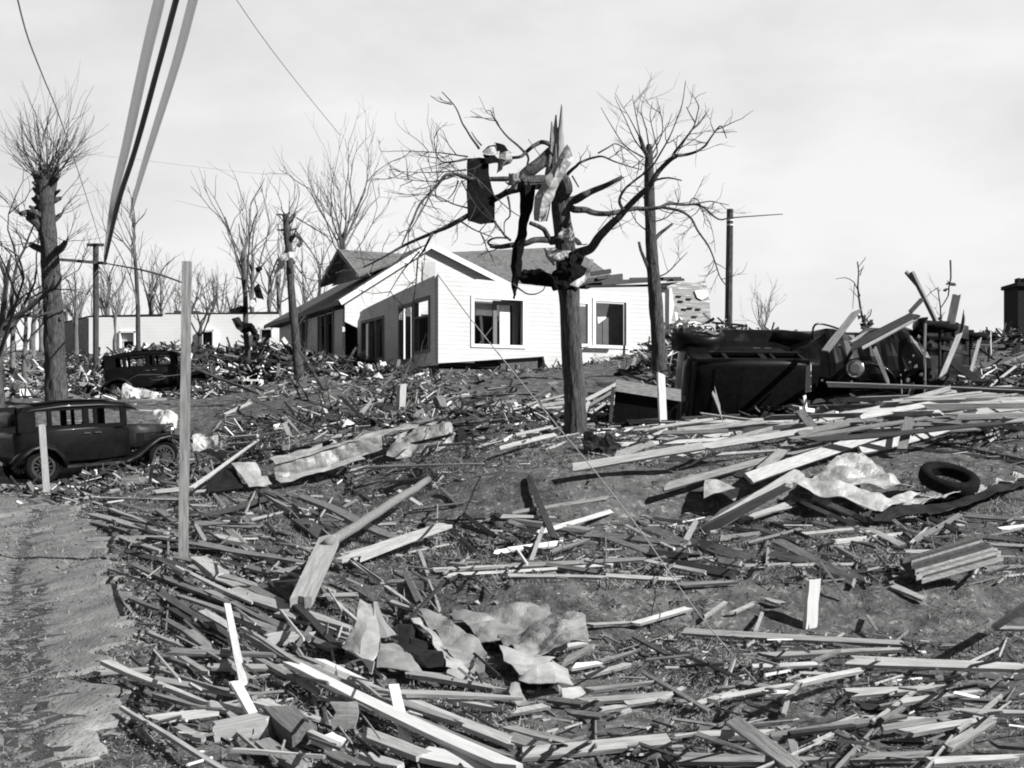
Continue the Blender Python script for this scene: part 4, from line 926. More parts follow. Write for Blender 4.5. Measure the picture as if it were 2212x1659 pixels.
sheet(S, 'low flat tin scrap under the peaked sheet, half buried in boards', 'metal sheet', [[Z9(400, 560, 7.9), Z9(560, 545, 8.0)], [Z9(380, 660, 7.6), Z9(620, 650, 7.7)], [Z9(370, 730, 7.45), Z9(760, 745, 7.45)]], T, .03, seed=3)
sheet(S, 'dark folded tin sheet with one bright edge in the middle of the heap', 'metal sheet', [[Z9(520, 380, 8.6), Z9(640, 360, 8.6), Z9(780, 480, 8.5)], [Z9(540, 480, 8.2), Z9(650, 500, 8.15), Z9(830, 560, 8.1)], [Z9(600, 560, 7.85), Z9(720, 660, 7.7), Z9(880, 640, 7.8)], [Z9(640, 640, 7.7), Z9(830, 740, 7.5), Z9(950, 780, 7.45)]], TD, .035, seed=4)
sheet(S, 'pale long tin strip sloping beside the dark folded sheet', 'metal sheet', [[Z9(640, 350, 8.65), Z9(700, 350, 8.7)], [Z9(800, 490, 8.2), Z9(860, 500, 8.3)], [Z9(900, 660, 7.7), Z9(1000, 670, 7.8)], [Z9(950, 780, 7.4), Z9(1130, 790, 7.5)], [Z9(1150, 850, 7.3), Z9(1360, 910, 7.3)]], TL, .02, seed=5)
sheet(S, 'broad grey tin sheet lying flat and creased in the heap centre', 'metal sheet', [[Z9(700, 310, 9.0), Z9(930, 290, 9.0), Z9(1060, 500, 8.5)], [Z9(860, 470, 8.4), Z9(1000, 500, 8.3), Z9(1180, 520, 8.3)], [Z9(920, 560, 8.0), Z9(1080, 600, 8.0), Z9(1240, 580, 8.1)], [Z9(1030, 690, 7.7), Z9(1140, 730, 7.6), Z9(1220, 740, 7.6)]], T, .035, seed=6)
sheet(S, 'wide patched tin sheet bent up along the far side of the heap', 'metal sheet', [[Z9(930, 285, 9.2), Z9(1270, 255, 9.3), Z9(1550, 240, 9.35), Z9(1720, 215, 9.4)], [Z9(1060, 390, 8.9), Z9(1300, 350, 9.0), Z9(1580, 340, 9.0), Z9(1760, 300, 9.0)], [Z9(1190, 490, 8.5), Z9(1340, 480, 8.5), Z9(1560, 430, 8.6), Z9(1800, 370, 8.7)]], T, .04, seed=7)
sheet(S, 'fluted tin sheet with bright ridges at the house end of the heap', 'metal sheet', [[Z9(1320, 500, 8.5), Z9(1500, 450, 8.5), Z9(1760, 380, 8.5), Z9(2010, 290, 8.6)], [Z9(1400, 570, 8.1), Z9(1540, 540, 8.1), Z9(1800, 460, 8.2), Z9(2030, 400, 8.3)], [Z9(1480, 590, 7.95), Z9(1640, 620, 7.9), Z9(1840, 560, 7.95), Z9(2030, 480, 8.0)]], T, .03, freq=5, seed=8)
sheet(S, 'curled pale tin strip lying below the fluted sheet', 'metal sheet', [[Z9(1350, 540, 8.0), Z9(1560, 610, 7.95), Z9(1780, 640, 7.9)], [Z9(1380, 660, 7.7), Z9(1520, 700, 7.65), Z9(1700, 700, 7.7)], [Z9(1500, 790, 7.4), Z9(1560, 770, 7.4), Z9(1640, 760, 7.5)]], TL, .02, seed=9)
tun = [[Z9(1480, 815, 7.1), Z9(1640, 700, 7.2), Z9(1780, 640, 7.35), Z9(1900, 720, 7.4)], [Z9(1500, 830, 6.98), Z9(1640, 840, 6.98), Z9(1790, 830, 7.0), Z9(1940, 850, 7.1)], [Z9(1795, 850, 6.98), Z9(1840, 880, 6.95), Z9(1900, 880, 7.0), Z9(1990, 880, 7.1)], [Z9(1800, 1015, 6.85), Z9(1840, 1020, 6.8), Z9(1920, 990, 6.9), Z9(2030, 930, 7.05)]]
cur = empty('curled_tin_sheet', (0,0,0), 'tin sheet curled into an open dark hollow, lowest of the heap', 'metal sheet')
sheet('hood', None, None, tun[:2], TL, .018, seed=10, parent=cur)
sheet('cheek', None, None, tun[2:], TL, .015, seed=44, parent=cur)
o = sheet('hollow_shade', None, None, [[Z9(1490, 800, 7.4), Z9(1810, 800, 7.4)], [Z9(1530, 1000, 7.3), Z9(1810, 1010, 7.3)]], M['tin_d'], .004, seed=11); tag(o, 'dark inner sheet for the shade inside the curled open hollow', 'metal sheet'); o.name = 'tin_sheet'  # dark sheet painted in as the shade of the hollow
sheet(S, 'small white torn scrap at the mouth of the curled hollow', 'metal sheet', [[Z9(1440, 880, 7.0), Z9(1490, 860, 7.0)], [Z9(1420, 930, 6.95), Z9(1520, 930, 6.95)], [Z9(1480, 990, 6.85), Z9(1590, 1000, 6.85)]], TL, .02, seed=12)
# long trough and its neighbours
def Z6(x, y, d=None): return (329+x*.4464, 823+y*.4464)+((d,) if d else ())
tr = empty('tin_trough', (0,0,0), 'long battered tin trough lying across the bank before the snapped tree', 'trough')
sheet('side_panel', None, None, [[Z6(590, 395, 20.0), Z6(800, 340, 20.3), Z6(1000, 285, 20.6), Z6(1110, 262, 20.8)], [Z6(600, 480, 20.0), Z6(810, 425, 20.3), Z6(1010, 365, 20.6), Z6(1120, 330, 20.8)]], T, .035, seed=13, parent=tr)
sheet('top_flange', None, None, [[Z6(570, 372, 20.6), Z6(800, 318, 20.9), Z6(1000, 262, 21.2), Z6(1280, 195, 21.9)], [Z6(592, 396, 19.98), Z6(800, 341, 20.28), Z6(1000, 286, 20.58), Z6(1290, 210, 21.4)]], TL, .02, seed=14, parent=tr)
sheet('lip', None, None, [[Z6(596, 470, 19.98), Z6(810, 420, 20.28), Z6(1010, 360, 20.56)], [Z6(620, 492, 19.8), Z6(810, 436, 20.1), Z6(1030, 374, 20.4)]], TL, .015, seed=15, parent=tr)
sheet('end_panel', None, None, [[Z6(1250, 225, 21.6), Z6(1330, 200, 21.6), Z6(1440, 195, 21.6), Z6(1480, 250, 21.4)], [Z6(1150, 300, 21.0), Z6(1290, 290, 21.0), Z6(1430, 280, 21.0), Z6(1540, 300, 21.0)], [Z6(1130, 350, 20.7), Z6(1290, 365, 20.6), Z6(1430, 375, 20.6), Z6(1600, 385, 20.6)]], T, .05, seed=16, parent=tr)
sheet('broken_end', None, None, [[Z6(380, 392, 20.4), Z6(430, 390, 20.4), Z6(500, 395, 20.5)], [Z6(430, 450, 20.1), Z6(500, 460, 20.1), Z6(550, 460, 20.2)], [Z6(470, 515, 19.8), Z6(530, 505, 19.8), Z6(580, 495, 19.9)]], TL, .02, seed=17, parent=tr)
sheet('torn_edge', None, None, [[Z6(1480, 215, 21.4), Z6(1520, 250, 21.2)], [Z6(1480, 290, 20.9), Z6(1530, 300, 20.9)], [Z6(1580, 370, 20.5), Z6(1620, 385, 20.5)]], TD, .02, seed=18, parent=tr)
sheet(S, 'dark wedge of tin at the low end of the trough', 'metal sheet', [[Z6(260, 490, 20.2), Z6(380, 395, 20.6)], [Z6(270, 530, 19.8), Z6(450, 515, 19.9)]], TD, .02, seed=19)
sheet(S, 'long pale twisted strip trailing off the trough towards the tree', 'metal sheet', [[Z6(1620, 385, 20.2), Z6(1720, 340, 20.5), Z6(1830, 300, 20.8), Z6(1870, 255, 20.9)], [Z6(1640, 392, 20.0), Z6(1760, 370, 20.1), Z6(1860, 340, 20.3), Z6(1930, 345, 20.3)]], TL, .04, seed=20)
sheet(S, 'pale torn rag of tin dangling over the bank below the tree', 'metal sheet', [[Z6(1960, 320, 19.4), Z6(2010, 300, 19.4)], [Z6(1920, 360, 18.9), Z6(1980, 350, 18.9)], [Z6(1900, 400, 18.2), Z6(1940, 415, 18.1)]], TL, .04, seed=21)
def Z5(x, y, d=None): return (1261.8+x*.43, 548.6+y*.43)+((d,) if d else ())
sheet('crumpled_fender', 'crumpled black car fender at the foot of the snapped tree', 'fender', [[Z5(0, 900, 18.6), Z5(40, 885, 18.7), Z5(75, 930, 18.5), Z5(110, 895, 18.6), Z5(190, 935, 18.6)], [Z5(-15, 950, 18.2), Z5(40, 940, 18.2), Z5(75, 960, 18.2), Z5(130, 950, 18.2), Z5(190, 960, 18.3)], [Z5(10, 1000, 17.8), Z5(50, 985, 17.8), Z5(80, 990, 17.8), Z5(130, 985, 17.8), Z5(170, 990, 17.9)]], M['black'], .05, seed=22)
sheet(S, 'pale bent tin sheet lying on the grass behind the crossed planks', 'metal sheet', [[Z5(1290, 1000, 16.0), Z5(1390, 990, 16.3), Z5(1500, 1060, 16.0)], [Z5(1200, 1060, 15.6), Z5(1380, 1080, 15.5), Z5(1540, 1110, 15.6)], [Z5(1130, 1110, 15.3), Z5(1340, 1140, 15.1), Z5(1640, 1160, 15.2)]], TL, .05, seed=23)
sheet(S, 'long bent tin gutter kinked upward at one end, under the tyre', 'metal sheet', [[Z5(1080, 1095, 14.6), Z5(1180, 1130, 14.6), Z5(1380, 1165, 14.6), Z5(1530, 1205, 14.5), Z5(1700, 1190, 14.8)], [Z5(1040, 1140, 14.4), Z5(1170, 1190, 14.3), Z5(1350, 1240, 14.2), Z5(1480, 1275, 14.0), Z5(1600, 1245, 14.3)]], TL, .03, seed=24)
sheet(S, 'curved pale tin sheet under the loose tyre, running off the frame', 'metal sheet', [[Z5(1640, 1170, 16.2), Z5(1900, 1090, 16.6), Z5(2080, 1065, 17.2), Z5(2240, 1090, 17.4)], [Z5(1600, 1220, 15.2), Z5(1800, 1190, 15.4), Z5(2040, 1150, 15.8), Z5(2240, 1100, 16.4)], [Z5(1560, 1245, 14.5), Z5(1750, 1225, 14.8), Z5(1980, 1180, 15.2), Z5(2240, 1110, 15.8)]], TL, .05, seed=25)
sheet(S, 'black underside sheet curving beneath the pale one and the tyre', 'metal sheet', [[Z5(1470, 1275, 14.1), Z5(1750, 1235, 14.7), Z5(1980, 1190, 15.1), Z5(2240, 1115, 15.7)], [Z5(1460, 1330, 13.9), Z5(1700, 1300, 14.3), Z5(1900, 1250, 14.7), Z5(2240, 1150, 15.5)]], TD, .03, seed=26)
sheet(S, 'small curled tin piece on the bank, alone above the pale plank tips', 'metal sheet', [[Z5(605, 1130, 15.8), Z5(700, 1140, 15.8), Z5(790, 1150, 15.8)], [Z5(600, 1215, 15.3), Z5(690, 1200, 15.4), Z5(760, 1225, 15.3)]], TL, .03, seed=27)
rp = empty('ribbed_panel', (0,0,0), 'torn ribbed panel of slats tipped over the lower edge of the grass', 'panel')
for k in range(11):
    t = k/10; mb = MB(); a, b = G(lerp(1950, 1990, t), lerp(1212, 1256, t), .16), G(lerp(2122, 2168, t), lerp(1160, 1206, t), .3); e = b-a
    mb.box((a+b)/2, e*.5*R.uniform(.82, 1.08), Vector((.004, .01, .02+.004*R.random())), Vector((0, -.006, .003))); kids(mb.build('slat', M[R.choice(('wood_m', 'wood_m', 'wood_p', 'wood_d'))]), rp)
mb = MB(); a, b = G(1998, 1254, .12), G(1956, 1212, .12); mb.box((a+b)/2, (b-a)/2, (0, 0, .03), (.05, 0, .0)); kids(mb.build('batten', M['wood_d']), rp)
# tin and sheeting in the snapped tree
sheet('dark_sheet', 'flat dark sheet hanging straight down among the left boughs of the snapped tree', 'hanging sheet', [[Z1((590, 600))+(20.4,), Z1((700, 590))+(20.45,), Z1((795, 600))+(20.5,)], [Z1((585, 820))+(20.35,), Z1((700, 820))+(20.4,), Z1((810, 800))+(20.5,)], [Z1((590, 1020))+(20.35,), Z1((720, 1020))+(20.45,), Z1((850, 960))+(20.6,)], [Z1((600, 1200))+(20.4,), Z1((720, 1235))+(20.5,), Z1((858, 1220))+(20.6,)]], M['fabric'], .015, seed=30, thick=.02)
sheet('dark_strip', 'long black strip of roofing hanging from the snapped tree to its wadded tail', 'hanging sheet', [[Z1((1090, 860))+(20.5,), Z1((1150, 850))+(20.45,), Z1((1260, 850))+(20.5,)], [Z1((1095, 1080))+(20.5,), Z1((1150, 1080))+(20.42,), Z1((1225, 1080))+(20.5,)], [Z1((1070, 1280))+(20.5,), Z1((1110, 1290))+(20.42,), Z1((1165, 1290))+(20.5,)], [Z1((1030, 1480))+(20.5,), Z1((1090, 1480))+(20.4,), Z1((1150, 1480))+(20.5,)], [Z1((1000, 1640))+(20.5,), Z1((1060, 1650))+(20.4,), Z1((1110, 1650))+(20.5,)], [Z1((1010, 1860))+(20.5,), Z1((1060, 1860))+(20.4,), Z1((1095, 1830))+(20.5,)], [Z1((1025, 1940))+(20.5,), Z1((1045, 1960))+(20.4,), Z1((1070, 1930))+(20.5,)]], M['fabric'], .03, seed=31, thick=.02)
sheet('bright_strip', 'bright crumpled tin strip slung diagonally across the snapped tree', 'hanging sheet', [[Z1((1560, 470))+(20.3,), Z1((1590, 500))+(20.25,), Z1((1628, 590))+(20.3,)], [Z1((1430, 640))+(20.3,), Z1((1490, 660))+(20.2,), Z1((1570, 700))+(20.3,)], [Z1((1340, 800))+(20.3,), Z1((1420, 800))+(20.2,), Z1((1490, 850))+(20.3,)], [Z1((1250, 960))+(20.3,), Z1((1330, 980))+(20.2,), Z1((1420, 1010))+(20.3,)], [Z1((1215, 1080))+(20.3,), Z1((1290, 1090))+(20.2,), Z1((1370, 1080))+(20.3,)], [Z1((1215, 1190))+(20.3,), Z1((1290, 1220))+(20.22,), Z1((1370, 1200))+(20.3,)]], TL, .035, seed=32)
sheet('crumpled_tin', 'pale crumpled tin scrap with a black corner above the flat dark sheet', 'hanging sheet', [[Z1((740, 540))+(20.5,), Z1((800, 470))+(20.5,), Z1((865, 430))+(20.55,)], [Z1((760, 560))+(20.4,), Z1((830, 550))+(20.4,), Z1((880, 530))+(20.5,)]], TL, .02, seed=33)
sheet('dark_scrap', 'square black scrap caught highest among the left boughs', 'hanging sheet', [[Z1((870, 440))+(20.5,), Z1((955, 465))+(20.55,)], [Z1((875, 530))+(20.5,), Z1((990, 520))+(20.55,)]], M['fabric'], .02, seed=34)
sheet('dark_scrap', 'black folded scrap joining the flat dark sheet to the boughs', 'hanging sheet', [[Z1((745, 555))+(20.42,), Z1((860, 560))+(20.45,), Z1((900, 600))+(20.5,)], [Z1((780, 660))+(20.42,), Z1((850, 640))+(20.45,), Z1((905, 640))+(20.5,)]], M['fabric'], .03, seed=35)
sheet('crumpled_tin', 'ragged grey tin draped over the bough behind the dark sheet', 'hanging sheet', [[Z1((905, 520))+(20.6,), Z1((960, 525))+(20.6,), Z1((1010, 540))+(20.6,)], [Z1((900, 600))+(20.5,), Z1((970, 610))+(20.5,), Z1((1030, 600))+(20.6,)], [Z1((870, 740))+(20.6,), Z1((930, 700))+(20.55,), Z1((980, 640))+(20.6,)]], T, .04, seed=36)
sheet('crumpled_tin', 'mottled tin wad pressed into the crotch of the snapped tree', 'hanging sheet', [[Z1((980, 740))+(20.4,), Z1((1030, 730))+(20.35,), Z1((1080, 760))+(20.4,)], [Z1((955, 830))+(20.35,), Z1((1030, 820))+(20.3,), Z1((1090, 830))+(20.4,)], [Z1((960, 870))+(20.4,), Z1((1020, 900))+(20.35,), Z1((1080, 900))+(20.4,)]], T, .05, freq=6, seed=37)
sheet('crumpled_tin', 'crumpled tin scrap on the trunk just above the lowest boughs', 'hanging sheet', [[Z3((1130, 920))+(20.5,), Z3((1180, 930))+(20.5,), Z3((1225, 985))+(20.5,)], [Z3((1090, 990))+(20.4,), Z3((1170, 1000))+(20.35,), Z3((1250, 1040))+(20.4,)], [Z3((1150, 1040))+(20.4,), Z3((1210, 1050))+(20.4,), Z3((1285, 1055))+(20.5,)]], TL, .05, freq=5, seed=38)
sheet('crumpled_tin', 'pale tin scrap lodged under the lowest boughs of the snapped tree', 'hanging sheet', [[Z3((1010, 1070))+(20.4,), Z3((1090, 1060))+(20.35,), Z3((1185, 1085))+(20.4,)], [Z3((1020, 1120))+(20.35,), Z3((1100, 1120))+(20.3,), Z3((1180, 1125))+(20.4,)], [Z3((1040, 1170))+(20.4,), Z3((1080, 1185))+(20.35,), Z3((1120, 1150))+(20.4,)]], TL, .05, freq=5, seed=39)
sheet('dark_canvas', 'big wad of black canvas wrapped round the trunk at its lowest boughs', 'hanging sheet', [[Z3((900, 1180))+(20.6,), Z3((1010, 1180))+(20.4,), Z3((1110, 1130))+(20.3,), Z3((1190, 1090))+(20.35,), Z3((1265, 1100))+(20.6,)], [Z3((865, 1240))+(20.5,), Z3((980, 1240))+(20.3,), Z3((1090, 1220))+(20.2,), Z3((1190, 1190))+(20.25,), Z3((1275, 1210))+(20.6,)], [Z3((860, 1290))+(20.5,), Z3((960, 1290))+(20.3,), Z3((1070, 1300))+(20.2,), Z3((1180, 1300))+(20.25,), Z3((1270, 1290))+(20.6,)], [Z3((880, 1310))+(20.6,), Z3((990, 1280))+(20.5,), Z3((1090, 1330))+(20.3,), Z3((1220, 1330))+(20.3,), Z3((1265, 1300))+(20.6,)]], M['fabric'], .09, freq=3.5, seed=40, thick=.03)
sheet('crumpled_tin', 'forked pale scrap poking out of the black canvas wad', 'hanging sheet', [[Z3((1300, 1130))+(20.2,), Z3((1325, 1140))+(20.2,)], [Z3((1270, 1230))+(20.2,), Z3((1290, 1250))+(20.2,)], [Z3((1180, 1290))+(20.1,), Z3((1230, 1310))+(20.1,)]], TL, .03, seed=41)
# rags and tin in the other trees
def Z2(x, y, d): return (548.6+x*.248, 411.5+y*.248, d)
sheet('draped_rag', 'grey rag draped over the slender snapped tree like a hood', 'rag', [[Z2(165, 760, 39.7), Z2(190, 640, 39.7), Z2(240, 560, 39.6), Z2(310, 520, 39.6), Z2(370, 570, 39.7), Z2(380, 680, 39.8)], [Z2(160, 740, 39.5), Z2(215, 660, 39.4), Z2(260, 610, 39.3), Z2(310, 580, 39.3), Z2(340, 590, 39.4), Z2(365, 640, 39.6)]], M['cloth'], .06, seed=42, thick=.02)
for i, (lab, pts, m) in enumerate((('black rag flapping at the top of the sheeting-hung sapling', [[(553,578),(566,572)],[(556,586),(568,582)]], 'fabric'), ('dark stiff rag jutting sideways from the sheeting-hung sapling', [[(497,668),(520,662),(532,660)],[(500,674),(518,676),(534,672)]], 'fabric'), ('largest dark twisted sheet wrapped on the sheeting-hung sapling', [[(500,690),(515,684),(534,692)],[(510,705),(528,700),(550,704)],[(540,712),(556,708),(562,724)],[(556,740),(562,745),(560,750)]], 'tin_d'), ('pale strip of cloth caught on the sheeting-hung sapling', [[(540,650),(556,640)],[(536,668),(552,660)]], 'cloth'), ('small black clot of rag mid-height on the sheeting-hung sapling', [[(548,622),(560,612)],[(552,640),(570,648)]], 'fabric'))):
    sheet('torn_rag', lab, 'rag', [[(x, y, 46.5+.1*k) for k, (x, y) in enumerate(r)] for r in pts], M[m], .1, seed=50+i, thick=.03)
# pale sheets near the house and the cars
sheet('curved_panel', 'pale curved panel leaning against the foot of the white front wall', 'panel', [[(1280, 763, 40.5), (1320, 764, 40.3), (1365, 768, 40.2), (1402, 797, 40)], [(1278, 790, 39.8), (1320, 790, 39.6), (1360, 794, 39.5), (1404, 799, 39.6)]], M['plaster'], .05, seed=60)
sheet('crumpled_canvas', 'pale crumpled canvas heap against the shaded wing wall', 'cloth', [[(775, 785, 39.5), (800, 780, 39.5), (828, 795, 39.5)], [(778, 800, 39), (805, 800, 38.8), (830, 805, 39)], [(785, 815, 38.3), (810, 822, 38), (832, 818, 38.3)]], M['cloth'], .16, freq=2, seed=61)
for i, (lab, pts) in enumerate((('white crumpled cloth trailing from the tail of the farther sedan', [[(265,832),(300,835),(340,850)],[(262,850),(300,856),(345,868)],[(275,864),(320,872),(380,880)]]), ('white cloth bunched on the sedan hood and front', [[(330,872),(360,876),(385,880)],[(335,890),(365,892),(388,896)],[(352,905),(372,910),(386,915)]]), ('pale torn sheet arched on the ground past the bare post', [[(414,934),(436,932),(470,942)],[(420,948),(440,946),(482,962)],[(412,962),(432,968),(492,966)]]))):
    d0 = (40, 28.2, 24.2)[i]
    sheet('white_cloth', lab, 'cloth', [[(x, y, d0-.25*k+.1*j) for j, (x, y) in enumerate(r)] for k, r in enumerate(pts)], M['cloth'], .12, freq=2.5, seed=62+i, thick=.01)

# ---------------------------------------------------------------- boards
BG = 'boards strewn over the yard'
PLACED = []
TONE = {'w': ('white', 'wood_w'), 'p': ('pale', 'wood_p'), 'm': ('grey', 'wood_m'), 'd': ('dark', 'wood_d')}
def board(p, q, w, tone, t=.025, face=.7, rnd=R, sag=0.0, split=1.0, blunt=False):
    e = q-p; L_ = e.length
    if L_ < .03: return None
    X = e.normalized(); c = (p+q)/2; view = c.normalized()
    hz = UZ.cross(X); hz = hz.normalized() if hz.length > .05 else Vector((1,0,0))
    fc = X.cross(view); fc = fc.normalized() if fc.length > .05 else hz
    if fc.dot(hz) < 0: fc = -fc
    Y = (fc*face+hz*(1-face)); Y = (Y-X*Y.dot(X)).normalized(); Zv = X.cross(Y)
    w = min(w/max(.3, abs(Y.dot(fc))), max(w, .3))
    if Zv.z < 0 and abs(Zv.z) > .01: Zv = -Zv; Y = -Y
    n = max(3, min(12, int(L_/.25)+2)); cols = (-1, -.35, .3, 1); mb = MB(); s0 = rnd.uniform(0, 99)
    sk = [rnd.gauss(0, .6)*w, rnd.gauss(0, .6)*w]
    je = [[rnd.uniform(-.5, 1)**2*w*split*rnd.choice((.2, .6, 1.6))+cc*sk[e_] for cc in cols] for e_ in range(2)]
    tap = 1 if blunt else rnd.uniform(.3, 1) if rnd.random() < .6 else 1
    if blunt: je = [[j*.2 for j in q_] for q_ in je]
    for i in range(n+1):
        k = i/n; x = -L_/2+L_*k; bend = -sag*4*k*(1-k)+.012*L_*noise.noise((k*1.6+s0, s0, 0)); tw = .25*noise.noise((k*1.2+s0, 0, s0))
        ww = w/2*lerp(1, tap, k)
        for zc in (t/2, -t/2):
            for j, cc in enumerate(cols):
                xx = x-(je[0][j] if i == 0 else 0)*-1-(je[1][j] if i == n else 0)
                y = cc*ww*(1+.05*noise.noise((k*6+s0, cc, 1))); mb.v.append((xx, y*math.cos(tw)-zc*math.sin(tw), bend+y*math.sin(tw)+zc*math.cos(tw)))
    m = len(cols)
    for i in range(n):
        b0, b1 = i*2*m, (i+1)*2*m
        for j in range(m-1):
            mb.addf([b0+j, b1+j, b1+j+1, b0+j+1]); mb.addf([b0+m+j, b0+m+j+1, b1+m+j+1, b1+m+j])
        mb.addf([b0, b0+m, b1+m, b1]); mb.addf([b0+m-1, b1+m-1, b1+2*m-1, b0+2*m-1])
    for b0 in (0, n*2*m):
        for j in range(m-1): mb.addf([b0+j, b0+j+1, b0+m+j+1, b0+m+j])
    o = mb.build('loose_board', M[TONE[tone][1]])
    o.matrix_world = Matrix(((X.x, Y.x, Zv.x, c.x), (X.y, Y.y, Zv.y, c.y), (X.z, Y.z, Zv.z, c.z), (0,0,0,1)))
    tag(o, None, 'board', BG)
    px = (CX+F*c.x/c.y, HZ-F*c.z/c.y); pa, pb = (CX+F*p.x/p.y, HZ-F*p.z/p.y), (CX+F*q.x/q.y, HZ-F*q.z/q.y)
    PLACED.append((o, px, math.hypot(pb[0]-pa[0], pb[1]-pa[1]), math.atan2(abs(pb[1]-pa[1]), abs(pb[0]-pa[0])), tone, w/c.y*F))
    return o
def hand(lst, conv, sc, f0=.6):
    for it in lst:
        x1, y1, x2, y2, w, tone = it[:6]; op = it[6] if len(it) > 6 else {}
        a, b = conv(x1, y1), conv(x2, y2); h1, h2 = op.get('h', (.06, .06))
        d1, d2 = op.get('d', (None, None))
        p = P(a[0], a[1], d1) if d1 else G(a[0], a[1], h1); q = P(b[0], b[1], d2) if d2 else G(b[0], b[1], h2)
        if p.z < tz(p.x, p.y)-.12: p = G(a[0], a[1], .05)
        if q.z < tz(q.x, q.y)-.12: q = G(b[0], b[1], .05)
        dm = (p.y+q.y)/2
        o = board(p, q, max(.025, w*sc/F*dm), tone, op.get('t', min(.05, .02+w*sc/F*dm*.18)), op.get('f', f0), sag=op.get('s', 0), blunt=('n' in op or w > 45))
        if o and 'l' in op: o['label'] = op['l']
        if o and 'n' in op:
            o.name = op['n']; o['category'] = op.get('c', 'board')
            if op.get('n') != 'loose_board' and 'group' in o: del o['group']
Z7c = lambda x, y: (.496*x, 1042.4+.496*y)
Z8c = lambda x, y: (1097.2+.504*x, 1042.4+.504*y)
Z5c = lambda x, y: (1261.8+.43*x, 548.6+.43*y)
Z6c = lambda x, y: (329+.4464*x, 823+.4464*y)
hand([
 (455,780,900,965,26,'p',dict(h=(.12,.08),l='long pale pole with a snapped tip, nearest board to the dirt road')),(900,965,1085,1012,22,'p'),
 (990,540,1062,885,30,'w',dict(d=(9.0,6.9),l='narrow white board leaning upright over the fan of grey boards')),(1020,865,1120,1045,42,'w',dict(d=(6.75,6.25),l='wide white board leaning down onto the splintered timber block')),
 (1270,800,2230,1245,36,'w',dict(h=(.12,.1),l='very long white plank slanting across the bottom of the litter')),(1390,775,1610,880,18,'w'),
 (1715,885,1775,1150,46,'w',dict(d=(6.6,6.0),l='stubby white board crossing the very long white plank')),
 (1430,950,1560,950,10,'m'),(1440,1015,1560,1015,118,'m',dict(d=(6.2,6.2),t=.05,f=1,l='square grey panel standing on edge near the white plank')),
 (1400,1110,1480,1150,60,'w',dict(d=(6.0,5.95))),
 (935,1110,1215,1050,46,'p',dict(d=(6.2,6.25),t=.12,l='thick splintered timber block lifted over a black gap')),(1215,1010,1330,1120,90,'m',dict(d=(6.3,6.0),t=.1)),
 (1010,470,1275,565,32,'p'),(580,360,1010,525,20,'m'),(1010,525,1455,725,20,'m'),(700,480,1010,690,30,'d'),(740,545,1000,700,24,'d'),(820,650,1095,865,36,'m'),
 (640,650,800,720,15,'p'),(1180,440,1485,725,24,'d',dict(n='broken_branch',c='branch',l='dark crooked branch lying across the fan of boards',t=.05)),(1080,690,1470,860,20,'m'),(1575,1090,1850,1195,42,'p'),(1840,1180,2230,1270,46,'w',dict(l='lowest white board at the bottom edge, beside the very long plank')),
 (1140,1130,1310,1245,48,'m'),(1310,525,1435,250,76,'p',dict(h=(.12,.42),t=.1,l='squared pale timber, lower half of the broken beam')),
 (1310,165,1435,250,52,'d'),
 (1310,60,1725,245,22,'m',dict(h=(.25,.12))),(1500,345,1945,180,36,'p',dict(h=(.1,.2),l='splintered pale plank with a frayed upper end by the beam')),(1530,318,1900,200,22,'p'),
 (820,262,1345,355,26,'m'),(580,270,1000,302,16,'d'),(400,140,720,222,14,'p'),(430,72,890,76,13,'p'),(390,65,530,-8,18,'p'),(880,152,1170,70,14,'d'),(1768,403,1832,522,26,'m'),
 (1725,660,1930,435,9,'d',dict(h=(.02,.3),l='thin dark stick poking up from the tin heap')),(650,1035,930,1000,18,'p'),(770,1065,885,1122,26,'p'),(590,180,830,242,12,'m'),(1890,382,2230,362,14,'p'),
 (1470,900,2200,1192,24,'m'),(1760,940,2230,1125,26,'p'),(1100,760,1300,862,20,'m'),(860,330,965,402,46,'p'),(1000,210,1090,292,28,'p'),
 (560,500,700,560,14,'m'),(720,600,830,660,18,'m'),(880,560,1010,640,26,'p'),(1150,690,1330,655,36,'p'),(1210,570,1300,590,22,'p'),(1380,600,1290,720,26,'m'),(1330,570,1530,640,22,'p'),
 (790,760,900,830,16,'p'),(700,930,900,985,14,'m'),(1000,1000,1080,1080,34,'p'),(1120,960,1260,1000,26,'p'),(1230,820,1390,915,18,'p'),(1400,810,1640,905,30,'p'),(1640,925,2000,1050,26,'m'),
 (1940,945,2150,985,18,'p'),(1780,830,2180,905,30,'p'),(1580,1185,1740,1243,30,'p'),(1440,1180,1560,1240,36,'m'),(2020,1060,2230,1150,22,'p'),(1880,1100,2000,1180,24,'w'),
 (480,115,640,175,12,'p'),(410,175,560,215,11,'m'),(640,235,770,262,16,'d'),(520,235,700,300,12,'p'),(690,120,775,180,24,'m'),(850,180,890,250,16,'p'),(1050,150,1110,200,12,'m'),(930,230,1060,262,16,'p'),
 (1200,440,1340,425,18,'p'),(1060,360,1190,400,16,'m'),(1380,420,1440,520,12,'m'),(1700,520,1820,560,12,'p'),(900,470,1020,520,22,'p'),
 ], Z7c, .496, .1)
